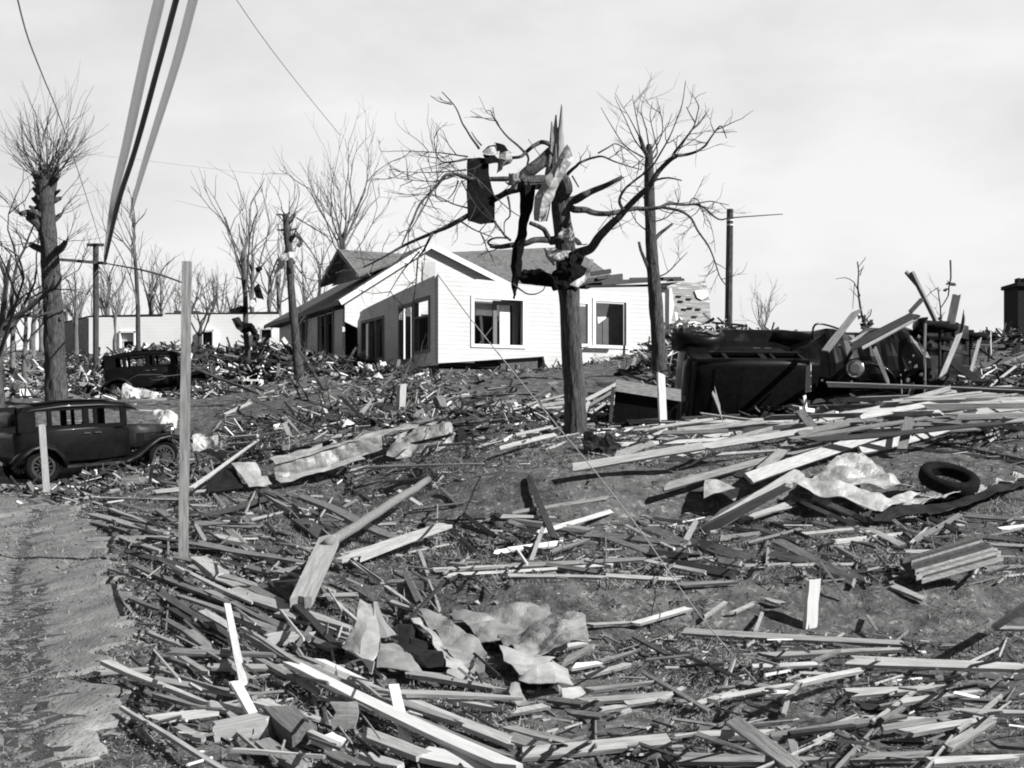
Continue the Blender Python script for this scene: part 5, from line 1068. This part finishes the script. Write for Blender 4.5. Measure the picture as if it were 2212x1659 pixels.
hand([
 (750,638,1700,692,22,'p',dict(l='long thin pale strip lying level in the grass beyond the wire foot')),(1100,742,1700,716,20,'m'),(1040,792,1330,780,14,'p'),(1450,762,2230,795,36,'p',dict(h=(.1,.1),l='broad long pale board running off the frame low in the grass')),
 (1180,945,1245,868,14,'p'),(1240,868,1515,803,18,'p',dict(h=(.22,.1),l='pale lath propped over a small black hollow')),(1450,908,1865,880,36,'p'),(1500,962,1720,978,28,'d'),(1680,942,2010,898,20,'p'),
 (965,1020,1235,1225,56,'p',dict(h=(.12,.08),l='wide pale board pointing down to the bottom edge, alone')),(1310,1122,1390,1080,12,'p'),(1120,1092,1690,1000,26,'m'),(820,1082,1130,1076,26,'p'),(715,1182,1330,1200,40,'m'),
 (60,1165,690,1105,46,'p'),(665,1160,730,1228,22,'d'),(340,892,690,850,18,'m'),(300,942,690,910,20,'m'),(658,935,752,880,17,'p'),(540,660,695,742,15,'m'),(345,612,560,600,14,'p'),(540,608,775,540,18,'p'),(840,580,932,514,13,'p'),(960,562,1055,520,8,'p'),
 (5,168,350,207,25,'p'),(340,222,745,262,24,'m'),(508,185,712,282,9,'w',dict(l='white sliver crossing the slack wire on the flat below the bank')),(600,195,770,268,30,'m'),(785,248,1045,338,38,'m',dict(l='stout grey board angled down beside the small cross of sticks')),
 (1000,312,900,285,18,'p'),(1155,255,1485,428,38,'m',dict(l='broad grey board slanting down to the edge above the white stake')),(590,335,852,386,8,'w'),(0,362,590,330,18,'m'),(600,300,785,322,26,'d'),(640,340,975,397,34,'d'),(0,292,232,260,19,'w'),
 (90,335,152,188,14,'p',dict(d=(14.4,14.6),l='pale splinter standing upright on the dark bank board')),(180,302,345,245,14,'m'),(752,272,808,160,24,'p',dict(d=(13.9,14.1))),(850,200,1210,10,44,'p',dict(h=(.1,.7),l='wide pale plank, lower of the two forking down from the kinked gutter')),(1000,162,1222,85,20,'p'),(1250,222,1480,200,11,'p'),
 (1112,345,1116,258,13,'p',dict(d=(13,13.05))),(1545,200,1695,272,20,'w',dict(l='jagged white shard lying by the ribbed panel')),(1120,312,1285,340,30,'m'),(1680,205,1905,282,17,'m'),(1740,252,1940,140,20,'m'),(1760,120,1935,222,18,'d'),(1950,140,2230,162,18,'p'),(2110,202,2230,184,16,'w'),
 (1640,440,1785,502,22,'p'),(2085,622,2230,520,26,'p',dict(h=(.05,.5),l='pale board rising at the frame edge, upper arm of the corner')),(2090,624,2230,628,15,'p'),(15,132,430,66,14,'m'),(100,10,203,242,26,'d',dict(h=(.4,.1),l='dark thick stick hanging down the bank face')),
 (1272,402,1266,338,14,'p',dict(d=(11.5,11.5))),(900,332,1000,352,24,'p'),(1040,190,1240,250,20,'m'),(1200,150,1400,190,16,'p'),(0,400,420,408,14,'p'),(60,340,400,385,16,'m'),(420,400,740,420,14,'p'),(720,440,980,425,16,'m'),(1700,300,2100,290,14,'p'),(2000,230,2230,250,16,'m'),(2050,265,2230,275,12,'p'),
 (1100,500,1180,520,10,'p'),(1060,640,1090,560,8,'p'),(1540,570,1585,640,9,'p'),(700,900,900,950,18,'m'),(780,960,960,905,16,'p'),(250,985,420,1005,14,'m'),(1000,860,1130,880,16,'p'),(1090,905,1210,902,18,'w'),
 (1600,1060,1900,1010,24,'m'),(1700,1075,2090,1010,30,'p'),(1880,1140,2080,1020,34,'m'),(1900,985,2230,990,26,'p'),(2080,1120,2230,1140,20,'m'),(1180,1000,1200,930,12,'p'),(1220,1110,1240,1224,40,'p'),(1390,1060,1480,1105,16,'p'),(1500,1180,1800,1170,26,'m'),(1800,1200,2200,1180,30,'p'),
 (60,740,330,690,14,'p'),(240,770,370,700,26,'p',dict(h=(.05,.15))),(280,790,400,775,22,'w'),(330,830,520,780,12,'p'),(390,770,560,720,12,'m'),(20,985,160,960,16,'p'),(180,930,330,950,18,'m'),(0,1050,280,1120,14,'p'),(0,1090,160,1140,40,'p'),(380,980,500,960,14,'p'),(500,950,690,925,16,'p'),(170,1080,210,1060,10,'p'),
 ], Z8c, .504, .45)
def beam():
    p, q = G(707, 1176, .42), G(925, 1036, .3); r = 24/2/F*p.y; e = q-p; mb = MB(); mb.tube([p+e*k/10+UZ*.02*noise.noise((k*.7, 3, 0)) for k in range(11)], [r*(1+.06*noise.noise((k, 1, 1))) for k in range(11)], 12, wob=.06)
    tag(mb.build('timber_beam', M['wood_m'], smooth=True), 'heavy round beam propped on the bank, upper half of a broken pair', 'beam')
beam()
hand([
 (-60,1075,600,965,46,'p',dict(h=(.25,.5),l='long weathered plank, near end jutting over the dark bank edge')),(590,970,1145,885,40,'p',dict(h=(.45,.4),l='long weathered plank continuing from the bank towards the overturned car')),(-300,1185,600,985,34,'p',dict(d=(15.9,17.6),l='pale plank whose pointed tip hangs lowest over the bank')),
 (815,1140,1780,795,58,'p',dict(d=(15.2,19.2),l='long wide plank, upper of the crossed pair ending in a square butt')),(1380,990,2110,768,50,'p',dict(d=(16.8,19.6),s=.12,l='long sagging plank crossing behind the square-butted one')),(400,1170,1210,955,42,'m',dict(d=(15.4,17.2),l='grey plank pointing at the bank below the overturned car')),
 (880,1095,1040,950,54,'m',dict(d=(15.6,17.0),l='short thick grey board between the crossed planks')),(430,1025,830,1115,46,'d'),(610,1388,1085,1098,66,'p',dict(d=(13.9,14.9),l='widest pale plank leaning from the kinked gutter down to the grass')),(1085,788,1245,995,50,'m',dict(d=(18.8,16.9),l='grey board tilted across the plank stack near the overturned car')),
 (1595,985,1635,825,54,'m',dict(d=(16.9,17.5),l='upright grey board end stuck beside the sagging plank')),(960,742,1700,720,28,'p',dict(h=(.2,.3))),(930,782,1900,742,26,'m',dict(h=(.15,.3))),(1220,655,2230,684,26,'m',dict(d=(22,22.8),l='long grey rail lying level before the wreck with upturned wheels')),(1255,835,1840,680,30,'m',dict(d=(18.4,20.5))),(460,860,945,902,30,'p'),(170,960,725,932,22,'p'),(150,1015,450,918,40,'m'),
 (590,805,855,838,16,'p',dict(d=(21.2,21.2))),(648,682,688,802,28,'p',dict(d=(21.0,20.8),l='short pale board leaning against the roof of the overturned car')),(1640,925,2230,1042,16,'d'),(1525,960,2230,1052,20,'d'),(1640,772,1850,770,20,'w'),(1800,832,2230,752,42,'m'),(1860,870,2230,795,40,'m'),(1000,830,1500,800,22,'d'),
 (1212,490,1370,285,40,'m',dict(d=(23.4,23.8),l='grey board propped steeply against the wreck, pointing at the broken sapling')),(1330,475,1665,305,44,'d',dict(d=(23.0,23.6),l='thick dark plank leaning over the wreck')),(1395,475,1665,330,18,'p',dict(d=(22.9,23.5),l='slim pale plank just under the thick dark one on the wreck')),(1330,455,1410,395,26,'p',dict(d=(23.2,23.4))),(1636,295,1700,225,24,'m',dict(d=(24,24))),
 (1800,612,1885,405,28,'p',dict(d=(23.4,24.2),l='pale board leaning between the two upturned wheels')),(1835,380,1872,205,46,'m',dict(d=(25.6,25.8),l='broad grey plank standing up behind the upturned wheels')),(1895,400,1910,300,22,'m',dict(d=(26,26))),(1940,605,1988,425,17,'p',dict(d=(24,24.6),l='narrow pale board under the farther upturned wheel')),(1825,520,1985,645,44,'d',dict(d=(24,23))),
 (1645,90,1765,335,18,'m',dict(d=(25,25),n='broken_pole',c='pole',t=.1,l='longer of two thin poles slanting up out of the wreck')),(1615,88,1680,165,12,'m',dict(d=(25.1,25.1),n='broken_pole',c='pole',t=.08,l='shorter thin pole leaning on the longer one over the wreck')),(1455,470,1535,665,28,'m',dict(d=(23.0,22.6),l='grey strip hanging down the dark side of the wreck')),
 (700,1345,1065,1268,18,'p'),(790,1338,960,1290,18,'p'),(985,1222,1160,1252,42,'m'),(1160,1228,1425,1342,30,'m'),(1150,1220,1240,1260,60,'p'),
 (-20,790,190,662,16,'m',dict(h=(.1,.3))),(-10,830,180,700,14,'p',dict(h=(.1,.3))),(0,740,170,650,20,'p'),(-30,870,150,840,16,'m'),(20,700,190,700,14,'m'),(170,580,460,655,14,'d'),(190,600,470,690,14,'d'),(60,650,240,660,16,'m'),
 (1000,880,1500,830,18,'m'),(1100,760,1650,800,20,'p'),(1250,830,1400,830,22,'p'),(900,900,1300,880,22,'m'),(1650,690,1800,730,30,'d'),(1900,690,2230,700,14,'m'),(1850,720,2230,725,20,'d'),(1600,800,1900,850,20,'p'),(1950,790,2230,810,22,'m'),(640,1010,1000,985,16,'p'),(1000,1010,1200,1000,18,'m'),(300,1000,640,960,22,'m'),
 (1950,640,2200,560,26,'m',dict(h=(.1,.3))),(2000,600,2230,500,22,'m',dict(h=(.1,.3))),(2050,640,2200,600,18,'p'),(1900,620,2050,660,30,'p'),(2100,560,2230,590,26,'d'),
 (1380,1400,1440,1395,16,'p'),(1560,1340,1640,1420,16,'m'),(1640,1455,1720,1380,18,'p'),
 (410,470,600,440,14,'p',dict(d=(38,38))),(400,520,520,510,18,'p',dict(d=(35,35))),(300,560,420,545,14,'p'),
 ], Z5c, .36)
hand([
 (470,75,785,247,18,'m',dict(h=(.3,.05),l='thin grey pole slanting over the grassy bank beyond the post')),(640,170,725,268,14,'p',dict(d=(27.2,25.8))),(638,205,668,272,22,'p',dict(d=(26.4,25.8))),(350,162,482,104,14,'p'),(378,312,762,276,22,'p',dict(l='long pale board behind the trough, level on the grass')),(378,276,512,264,14,'w'),
 (185,525,525,278,18,'p',dict(d=(18.8,23.4),l='pale lath rising over the low end of the trough')),(905,72,1022,182,16,'d',dict(d=(27,25))),(950,75,1032,182,12,'d',dict(d=(27,25))),(995,175,1062,98,24,'p',dict(d=(25.4,25.6))),(1088,108,1255,192,24,'m'),(1200,152,1208,15,28,'p',dict(d=(29.5,29.5),n='stub_post',c='post',t=.18,l='weathered stub post standing on the lawn before the bungalow')),(1402,132,1380,72,36,'m',dict(d=(27,27),n='stub_post',c='post',t=.2,l='short thick stub post nearest to the snapped tree')),
 (1035,415,1605,400,11,'p',dict(h=(.25,.2))),(1820,460,1952,775,28,'d',dict(d=(17.2,14.3))),(0,572,245,576,11,'p'),(240,660,560,574,13,'d'),(20,625,122,692,20,'p'),(1190,530,1302,602,14,'w',dict(d=(15.6,15.2))),(1420,690,1562,822,20,'d'),(1716,680,2112,732,26,'p'),(2095,745,2230,752,22,'p'),
 (1650,832,1985,780,19,'w',dict(l='short straight white board on the flat below the bank')),(1830,875,1902,678,18,'p',dict(d=(13.2,13.6))),(1920,832,2105,770,12,'m'),(1360,922,2230,868,15,'m'),(1430,940,2230,892,14,'p'),(1555,285,1995,168,14,'m'),(1600,165,1990,104,12,'p'),(2100,165,2230,88,16,'m'),(2105,190,2230,120,12,'p'),(1560,200,1990,150,12,'m'),(1620,140,1800,120,14,'p'),
 (1120,525,1255,478,18,'m'),(680,150,800,250,12,'d'),(870,580,960,640,14,'m'),(900,625,990,575,14,'m'),(1400,520,1480,600,16,'m'),(1260,620,1520,590,12,'m'),(370,725,490,830,28,'p'),(550,690,600,740,14,'d'),(780,770,860,815,14,'m'),(1500,700,1640,745,18,'d'),(1180,690,1040,700,14,'p'),(1060,700,1180,765,22,'d'),(420,690,500,690,8,'p'),
 (0,480,130,500,20,'p'),(10,540,180,520,20,'p'),(130,545,330,525,12,'p'),(960,520,1120,480,14,'m'),(380,350,480,330,14,'p'),(860,640,720,555,14,'d'),
 (600,930,760,890,24,'m'),(480,1000,640,1080,30,'p'),(1140,972,1240,968,14,'p'),(1225,935,1290,1075,24,'m',dict(d=(10.6,9.5))),(820,1040,1000,1035,18,'p'),
 ], Z6c, .4464)
# random fill: directions follow the drift of the litter in each part of the yard
frnd = random.Random(77)
def fill(n, x0, x1, y0, y1, a0, a1, l0, l1, w0, w1, tones, skip=None, hmax=.08, flat=None):
    k = 0
    while k < n:
        x, y = frnd.uniform(x0, x1), frnd.uniform(y0, y1)
        if skip and skip(x, y): continue
        k += 1
        a = math.radians(frnd.gauss(a0, a1)); l = frnd.uniform(l0, l1); h = frnd.uniform(.01, hmax)
        p, q = G(x-math.cos(a)*l/2, y-math.sin(a)*l/2, h), G(x+math.cos(a)*l/2, y+math.sin(a)*l/2, h)
        if (p-q).length > 5: continue
        board(p, q, frnd.uniform(w0, w1)/F*(p.y+q.y)/2, frnd.choice(tones), .02, flat if flat is not None else frnd.uniform(.3, .8), frnd)
roadside = lambda x, y: x < pw([(1040, 200), (1250, 250), (1400, 230), (1660, 330)], y)
fill(40, 260, 1000, 1240, 1650, 27, 18, 80, 300, 4, 10, 'ppppmm', roadside, .1, .1)
fill(26, 200, 720, 1080, 1230, 14, 14, 40, 170, 4, 10, 'ppmmd', roadside)
fill(26, 1000, 2200, 1110, 1250, 4, 14, 50, 200, 5, 12, 'ppmmmd')
fill(28, 1250, 2200, 1380, 1655, -5, 18, 50, 200, 4, 10, 'ppmmmd')
fill(66, 1330, 2260, 838, 935, -5, 7, 110, 420, 5, 12, 'ppmmmd', lambda x, y: x < 1790 and y < 908, .4)
fill(40, 1860, 2290, 835, 905, -6, 6, 130, 460, 6, 13, 'ppppmm', None, .6)
fill(34, 880, 1500, 850, 965, -9, 9, 80, 260, 4, 8, 'ppmmd', None, .2)
fill(10, 420, 900, 930, 1040, -6, 20, 40, 120, 4, 8, 'ppm')
fill(12, 560, 1000, 790, 850, -10, 25, 20, 70, 3, 6, 'ppwm')

# ---------------------------------------------------------------- labels for the boards
LM = [(396,1215,'the bare post'),(1752,1300,'the white grass stake'),(820,1400,'the peaked tin sheet'),(1000,1400,'the tin heap'),(1190,1480,'the curled tin hollow'),(1245,940,'the snapped tree'),(800,970,'the tin trough'),(2050,1045,'the loose tyre'),(1610,840,'the overturned car'),(1950,790,'the wrecked car'),(1390,875,'the tar paper box'),(780,1110,'the heavy beam'),(2060,1210,'the ribbed panel'),(200,1080,'the dirt road'),(1640,1480,'the wire foot'),(560,1590,'the timber block'),(2190,1340,'the pale corner boards'),(1860,1050,'the kinked gutter'),(1300,1090,'the dark bank'),(690,1210,'the squared timber'),(900,1560,'the long white plank'),(1900,900,'the plank stack'),(640,820,'the slender snapped tree'),(1060,800,'the brick footing'),(440,870,'the farther sedan'),(1750,1600,'the wide bottom board'),(1960,1480,'the propped lath'),(1500,1180,'the stick cross'),(300,1440,'the pale pole'),(1430,860,'the slanted stake')]
def labels():
    cells = {}
    for o, (x, y), ln, an, tone, d in PLACED:
        if 'label' in o: continue
        l = min(LM, key=lambda q: (q[0]-x)**2+((q[1]-y)*1.4)**2); dx, dy = x-l[0], y-l[1]
        rel = ('in front of' if dy > 0 else 'behind') if abs(dy) > abs(dx)*.6 else 'beside'
        size = 'long' if ln > 170 else 'short' if ln < 80 else 'middling'
        ori = 'lying crosswise' if an < .2 else 'lying slanted' if an < .75 else 'lying steeply'
        cells.setdefault((TONE[tone][0], size, ori, rel, l[2]), []).append((math.hypot(dx, dy), o))
    ordn = ['nearest', 'second nearest', 'third nearest', 'fourth nearest', 'fifth nearest', 'sixth nearest', 'seventh nearest', 'eighth nearest', 'ninth nearest']
    for (t, s, r, rel, l), v in cells.items():
        v.sort(key=lambda q: q[0])
        for i, (_, o) in enumerate(v):
            o['label'] = (f"{s} {t} board {r} {rel} {l}" if len(v) == 1 else f"{ordn[min(i, 8)]} {s} {t} board {r} {rel} {l}")
def thin_out(keep=290):
    free = sorted([q for q in PLACED if 'label' not in q[0]], key=lambda q: -q[2]*q[5]); named = len(PLACED)-len(free)
    rest = free[max(0, keep-named):]; mb = MB(); names = ['wood_w', 'wood_p', 'wood_m', 'wood_d']
    for o, px, ln, an, tone, w in rest:
        b = len(mb.v); mb.v += [o.matrix_world @ v.co for v in o.data.vertices]; mb.mi = 'wpmd'.index(tone)
        for p in o.data.polygons: mb.addf([b+i for i in p.vertices])
        PLACED.remove((o, px, ln, an, tone, w)); bpy.data.objects.remove(o)
    # laths and slats too small and too many to count
    rnd = random.Random(31); lx = lambda y: pw([(1040, 200), (1250, 260), (1400, 240), (1660, 330)], y)
    for n, x0, x1, y0, y1, a0, sa, l0, l1, w0, w1 in ((230, 260, 1050, 1230, 1658, 27, 16, 20, 130, 1.5, 5), (200, 190, 760, 1070, 1240, 15, 16, 20, 110, 2, 5), (220, 900, 2212, 1120, 1255, 4, 16, 20, 120, 1.5, 4), (230, 1150, 2212, 1370, 1658, -5, 18, 20, 130, 1.5, 5), (240, 1300, 2212, 850, 940, -4, 12, 25, 140, 2, 5), (200, 900, 1500, 850, 965, -8, 14, 20, 110, 2, 5), (110, 420, 950, 930, 1050, -6, 25, 15, 80, 2, 4), (130, 520, 1000, 780, 850, -10, 30, 10, 50, 1.5, 4)):
        for k in range(n):
            x, y = rnd.uniform(x0, x1), rnd.uniform(y0, y1)
            if x < lx(y): continue
            a = math.radians(rnd.gauss(a0, sa if rnd.random() < .75 else 60)); l = rnd.uniform(l0, l1)*rnd.uniform(.4, 1); h0, h1 = abs(rnd.gauss(0, .05)), abs(rnd.gauss(0, .05))+(rnd.uniform(0, .25) if rnd.random() < .12 else 0)
            p, q = G(x-math.cos(a)*l/2, y-math.sin(a)*l/2, h0), G(x+math.cos(a)*l/2, y+math.sin(a)*l/2, h1); e = q-p
            if e.length > 4 or e.length < .02: continue
            w = rnd.uniform(w0, w1)/F*p.y*1.3; X = e.normalized(); Y = Vector((rnd.gauss(0, .3), .6, rnd.uniform(-.2, 1))); Y = (Y-X*Y.dot(X)).normalized(); Zv = X.cross(Y)
            mb.mi = rnd.choice((1, 1, 1, 2, 2, 2, 3)) if rnd.random() < .96 else 0; mb.box((p+q)/2, e/2, Y*w/2, Zv*rnd.uniform(.004, .01))
    tag(mb.build('lath_litter', None, mats=[M[k] for k in names]), 'thin laths and slats strewn too thick to count', 'litter', kind='stuff')
thin_out()
labels()
# ---------------------------------------------------------------- uncountable litter, rubble and grass
def litter():
    rnd = random.Random(5); mb = MB()
    for k in range(20000):
        d = math.exp(rnd.uniform(math.log(4.6), math.log(44))); u = rnd.uniform(-.48, .5); X = u*d; x = CX+u*F; z = tz(X, d); y = HZ-z/d*F
        if x < pw([(1040, 185), (1250, 190), (1400, 215), (1660, 290)], y)+rnd.gauss(0, 40) and d < 25: continue
        n = noise.noise((X*.45, d*.3, 9))
        dens = .42+n*.9
        if 1000 < x < 1720 and 1010 < y < 1110: dens *= .3
        if x > 1250 and 1255 < y < 1370: dens *= .3
        if 900 < x < 1450 and 800 < y < 870: dens *= .25
        if rnd.random() > dens: continue
        pxl = abs(rnd.gauss(0, 1))*15+4; l = min(pxl/F*d, .5); w = l*rnd.uniform(.04, .16) if rnd.random() < .85 else l*.5; w = min(w, .045); t = rnd.uniform(.002, .006)
        base = 28 if x < 1000 and y > 1200 else 0
        a = math.radians(-rnd.gauss(base, 40)); c = Vector((X, d, z+t+rnd.uniform(0, .03)))
        fx = Vector((math.cos(a), math.sin(a)*2.2, rnd.gauss(0, .12))).normalized(); n3 = Vector((rnd.gauss(0, .35), rnd.gauss(-.25, .35), 1)); fy = n3.cross(fx).normalized(); fz = fx.cross(fy)
        mb.mi = rnd.choice((0, 0, 1, 1, 1, 1, 2, 2)) if rnd.random() < .975 else 3
        mb.box(c, fx*l/2, fy*w/2, fz*t)
    tag(mb.build('wood_litter', None, mats=[M['wood_p'], M['wood_m'], M['wood_d'], M['wood_w']]), 'splinters and chips of wood scattered all over the yard', 'litter', kind='stuff')
litter()
def rubble(name, label, spots, seed, small=1.0):
    rnd = random.Random(seed); mb = MB()
    for x, y, d, rx, hz_, n in spots:
        c = P(x, y, d)
        for k in range(n):
            a, r = rnd.gauss(0, .45), rnd.gauss(0, .4); X = c.x+a*rx; Yv = d+r*rx*.5
            base = tz(X, Yv); hh = max(0, hz_*(1-abs(a)*.8-abs(r)*.5)); z = base+rnd.random()*hh
            l = rnd.uniform(.2, 1.7)*small; w = rnd.uniform(.03, .16)*small; t = rnd.uniform(.012, .05)*small
            if rnd.random() < .14: l, w = l*.4, l*.3
            fx = Vector((rnd.gauss(0, 1), rnd.gauss(0, 1), rnd.gauss(0, .45))).normalized(); fy = fx.orthogonal(); fy = (Matrix.Rotation(rnd.uniform(0, 6), 3, fx) @ fy).normalized(); fz = fx.cross(fy)
            mb.mi = rnd.choice((0, 1, 1, 2, 2, 2, 4, 4, 3, 5)); mb.box((X, Yv, z), fx*l/2, fy*w/2, fz*t/2)
    tag(mb.build(name, None, mats=[M['wood_p'], M['wood_m'], M['wood_d'], M['trim'], M['bark'], M['brick']]), label, 'rubble', kind='stuff')
rubble('rubble', 'long heap of splintered wreckage before the white building', [(300, 800, 64, 6, 1.0, 1000), (430, 800, 60, 6, 1.1, 1100), (545, 800, 55, 5, 1.5, 1200), (620, 800, 48, 2.5, 1.5, 500), (360, 790, 70, 7, 1.0, 500), (210, 800, 62, 4, .6, 350), (480, 830, 50, 4, .6, 300), (250, 800, 52, 4, .5, 160)], 1)
rubble('rubble', 'litter of broken wood around the trees beyond the road', [(60, 830, 45, 6, .4, 350), (30, 800, 60, 8, .6, 350), (170, 830, 50, 4, .4, 220), (20, 850, 38, 4, .2, 200), (120, 800, 70, 8, .5, 250)], 2, .8)
rubble('rubble', 'boards and splinters piled at the foot of the bungalow', [(690, 800, 43, 2.6, .9, 420), (760, 800, 42, 2, .8, 300), (830, 800, 39.4, 1.6, .35, 240)], 3, .7)
rubble('rubble', 'small splinters along the foot of the white front wall', [(930, 815, 38, 3, .03, 110), (1120, 810, 38.5, 3, .04, 110), (1220, 800, 39, 3, .15, 160), (1320, 800, 39, 3, .15, 160), (1000, 822, 36, 4, .03, 120)], 8, .36)
rubble('rubble', 'wreckage spilled between the bungalow end and the utility pole', [(1470, 750, 40, 1.6, 1.0, 260), (1530, 730, 42, 2, .9, 260), (1600, 728, 44, 2.5, .4, 120), (1450, 790, 33, 1.5, .5, 160), (1500, 780, 30, 1.4, .7, 160)], 4, .7)
rubble('rubble', 'wreckage strewn on the slope behind the wrecked car', [(2080, 800, 27, 2, .5, 220), (2180, 790, 28, 2, .4, 220), (2000, 830, 25, 1.5, .35, 120), (1750, 830, 24, 1.5, .35, 120), (2150, 750, 34, 4, .4, 250), (2060, 760, 33, 3, .4, 160)], 6, .6)
rubble('rubble', 'splintered wood around the tree foot and along the bank', [(1120, 900, 24, 2, .25, 160), (1000, 890, 26, 2.4, .3, 160), (1320, 890, 23, 1.2, .3, 120), (860, 880, 27, 2.5, .3, 140), (560, 960, 23.5, 2.5, .2, 140), (280, 1030, 22, 1.6, .15, 140), (160, 1035, 23.5, 1.3, .1, 90), (450, 830, 40, 2.0, .4, 160)], 7, .5)
rubble('rubble', 'broken sticks and scraps scattered over the lawn before the bungalow', [(560, 900, 30, 3, .08, 90), (720, 900, 28.5, 2, .15, 130), (840, 870, 31, 2, .18, 150), (950, 850, 33, 3, .08, 50), (640, 860, 34, 3, .08, 60), (1050, 860, 31, 3, .05, 40), (480, 900, 30, 2, .08, 50)], 9, .5)
rubble('rubble', 'debris drifted against the wheels of the two sedans', [(240, 1006, 25.6, 1.3, .22, 150), (372, 992, 26.3, .8, .25, 110), (40, 1040, 24.3, 1.0, .12, 70), (455, 852, 41, 1.3, .6, 220), (300, 864, 41.3, 1.5, .3, 150)], 10, .45)
def frames_far():
    root = empty('window_sash', (0,0,0), 'white framed window sash upright in wreckage at the torn bungalow end', 'window'); D = 41
    mb = MB()
    for x0, x1, y0, y1 in ((1513, 1521, 702, 748), (1538, 1545, 700, 745), (1521, 1538, 700, 704), (1521, 1538, 742, 748)): mb.box((P(x0, y0, D)+P(x1, y1, D))/2, (P(x1, y0, D)-P(x0, y0, D))/2, (0, .04, 0), (P(x0, y0, D)-P(x0, y1, D))/2)
    mb.build('frame', M['trim'], root)
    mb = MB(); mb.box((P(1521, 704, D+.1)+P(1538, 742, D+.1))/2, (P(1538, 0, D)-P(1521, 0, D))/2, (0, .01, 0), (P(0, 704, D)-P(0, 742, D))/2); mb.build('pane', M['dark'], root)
    root = empty('wooden_crate', (0,0,0), 'low white crate with three open cells beside the farther sedan', 'crate'); D = 41.5
    mb = MB()
    for x0, x1, y0, y1 in ((500, 566, 820, 824), (500, 566, 838, 842), (500, 504, 824, 838), (526, 529, 824, 838), (545, 548, 824, 838), (562, 566, 824, 838)): mb.box((P(x0, y0, D)+P(x1, y1, D))/2, (P(x1, y0, D)-P(x0, y0, D))/2, (0, .25, 0), (P(x0, y0, D)-P(x0, y1, D))/2)
    mb.build('frame', M['trim'], root)
    mb = MB(); mb.box(P(533, 831, D+.3), (.5, 0, 0), (0, .02, 0), (0, 0, .12)); mb.build('back_board', M['dark'], root)
frames_far()
def grass():
    rnd = random.Random(12); mb = MB()
    for k in range(340000):
        d = math.exp(rnd.uniform(math.log(4.8), math.log(30))); u = rnd.uniform(-.5, .5); X = u*d; z = tz(X, d); x = CX+u*F; y = HZ-z/d*F
        e = pw([(5.5, -2.1), (7, -2.35), (10, -3.2), (13, -4.35), (18, -6.2), (24, -9.3)], d)
        n = noise.noise((X*.7, d*.5, 4))+.5*noise.noise((X*2.5, d*2, 4)); dens = .5+n*.8
        if X < e+.3: dens *= max(.03, .9-(e+.3-X)*.5)
        if 1000 < x < 1720 and 1010 < y < 1120: dens *= .35
        if rnd.random() > dens: continue
        hgt = rnd.uniform(5, 26)/F*d*(.7 if d > 15 else 1); w = rnd.uniform(.6, 2.0)/F*d
        a = rnd.uniform(0, 6.28); s = Vector((math.cos(a), math.sin(a), 0))*w; ln = Vector((rnd.gauss(0, 1.2), rnd.gauss(0, .9), .6)).normalized()*hgt
        p = Vector((X, d, z-.005)); b = len(mb.v); mb.v += [p-s, p+s, p+ln*.6+s*.6+Vector((0,0,.004)), p+ln]; mb.mi = rnd.choice((0, 0, 1, 1, 1, 2)) if n < .25 else rnd.choice((0, 2, 2, 1))
        mb.addf([b, b+1, b+2]); mb.addf([b, b+2, b+3])
    me = bpy.data.meshes.new('grass'); me.from_pydata([tuple(v) for v in mb.v], [], mb.f)
    for m in ('grass1', 'grass2', 'grass3'): me.materials.append(M[m])
    me.polygons.foreach_set('material_index', mb.m); o = bpy.data.objects.new('grass', me); C.objects.link(o)
    tag(o, 'short dry winter grass growing over the yard', 'grass', kind='stuff')
grass()
def gravel():
    rnd = random.Random(2); mb = MB()
    for k in range(9000):
        d = math.exp(rnd.uniform(math.log(4.8), math.log(24))); u = rnd.uniform(-.5, .5) if rnd.random() < .4 else rnd.uniform(-.5, -.28); X = u*d; z = tz(X, d)
        s = abs(rnd.gauss(0, 1))*2.2/F*d+.003; c = Vector((X, d, z+.03 if u < -.3 else z)); a = [Vector((rnd.gauss(0, 1), rnd.gauss(0, 1), abs(rnd.gauss(0, .7)))).normalized()*s*rnd.uniform(.6, 1.2) for _ in range(4)]
        b = len(mb.v); mb.v += [c+q for q in a]+[c-Vector((0, 0, s*.5))]; mb.mi = rnd.choice((0, 0, 0, 1, 2))
        for t in ((0, 1, 2), (0, 2, 3), (0, 1, 4), (1, 2, 4), (2, 3, 4), (0, 3, 4)): mb.addf([b+i for i in t])
    tag(mb.build('gravel', None, mats=[M['soil'], M['stone'], M['road']]), 'loose clods and pebbles on the dirt road and yard', 'gravel', kind='stuff')
gravel()
# every empty sits at the base of its thing
bpy.context.view_layer.update()
for o in list(scene.objects):
    if o.type == 'EMPTY' and o.parent is None and o.children and o.location.length < 1e-6 and 'category' in o:
        pts = []
        for ch in o.children: pts += [ch.matrix_world @ Vector(c) for c in ch.bound_box]
        base = Vector((sum(p.x for p in pts)/len(pts), sum(p.y for p in pts)/len(pts), min(p.z for p in pts)))
        o.location = base
        for ch in o.children: ch.matrix_parent_inverse = Matrix.Translation(base).inverted()
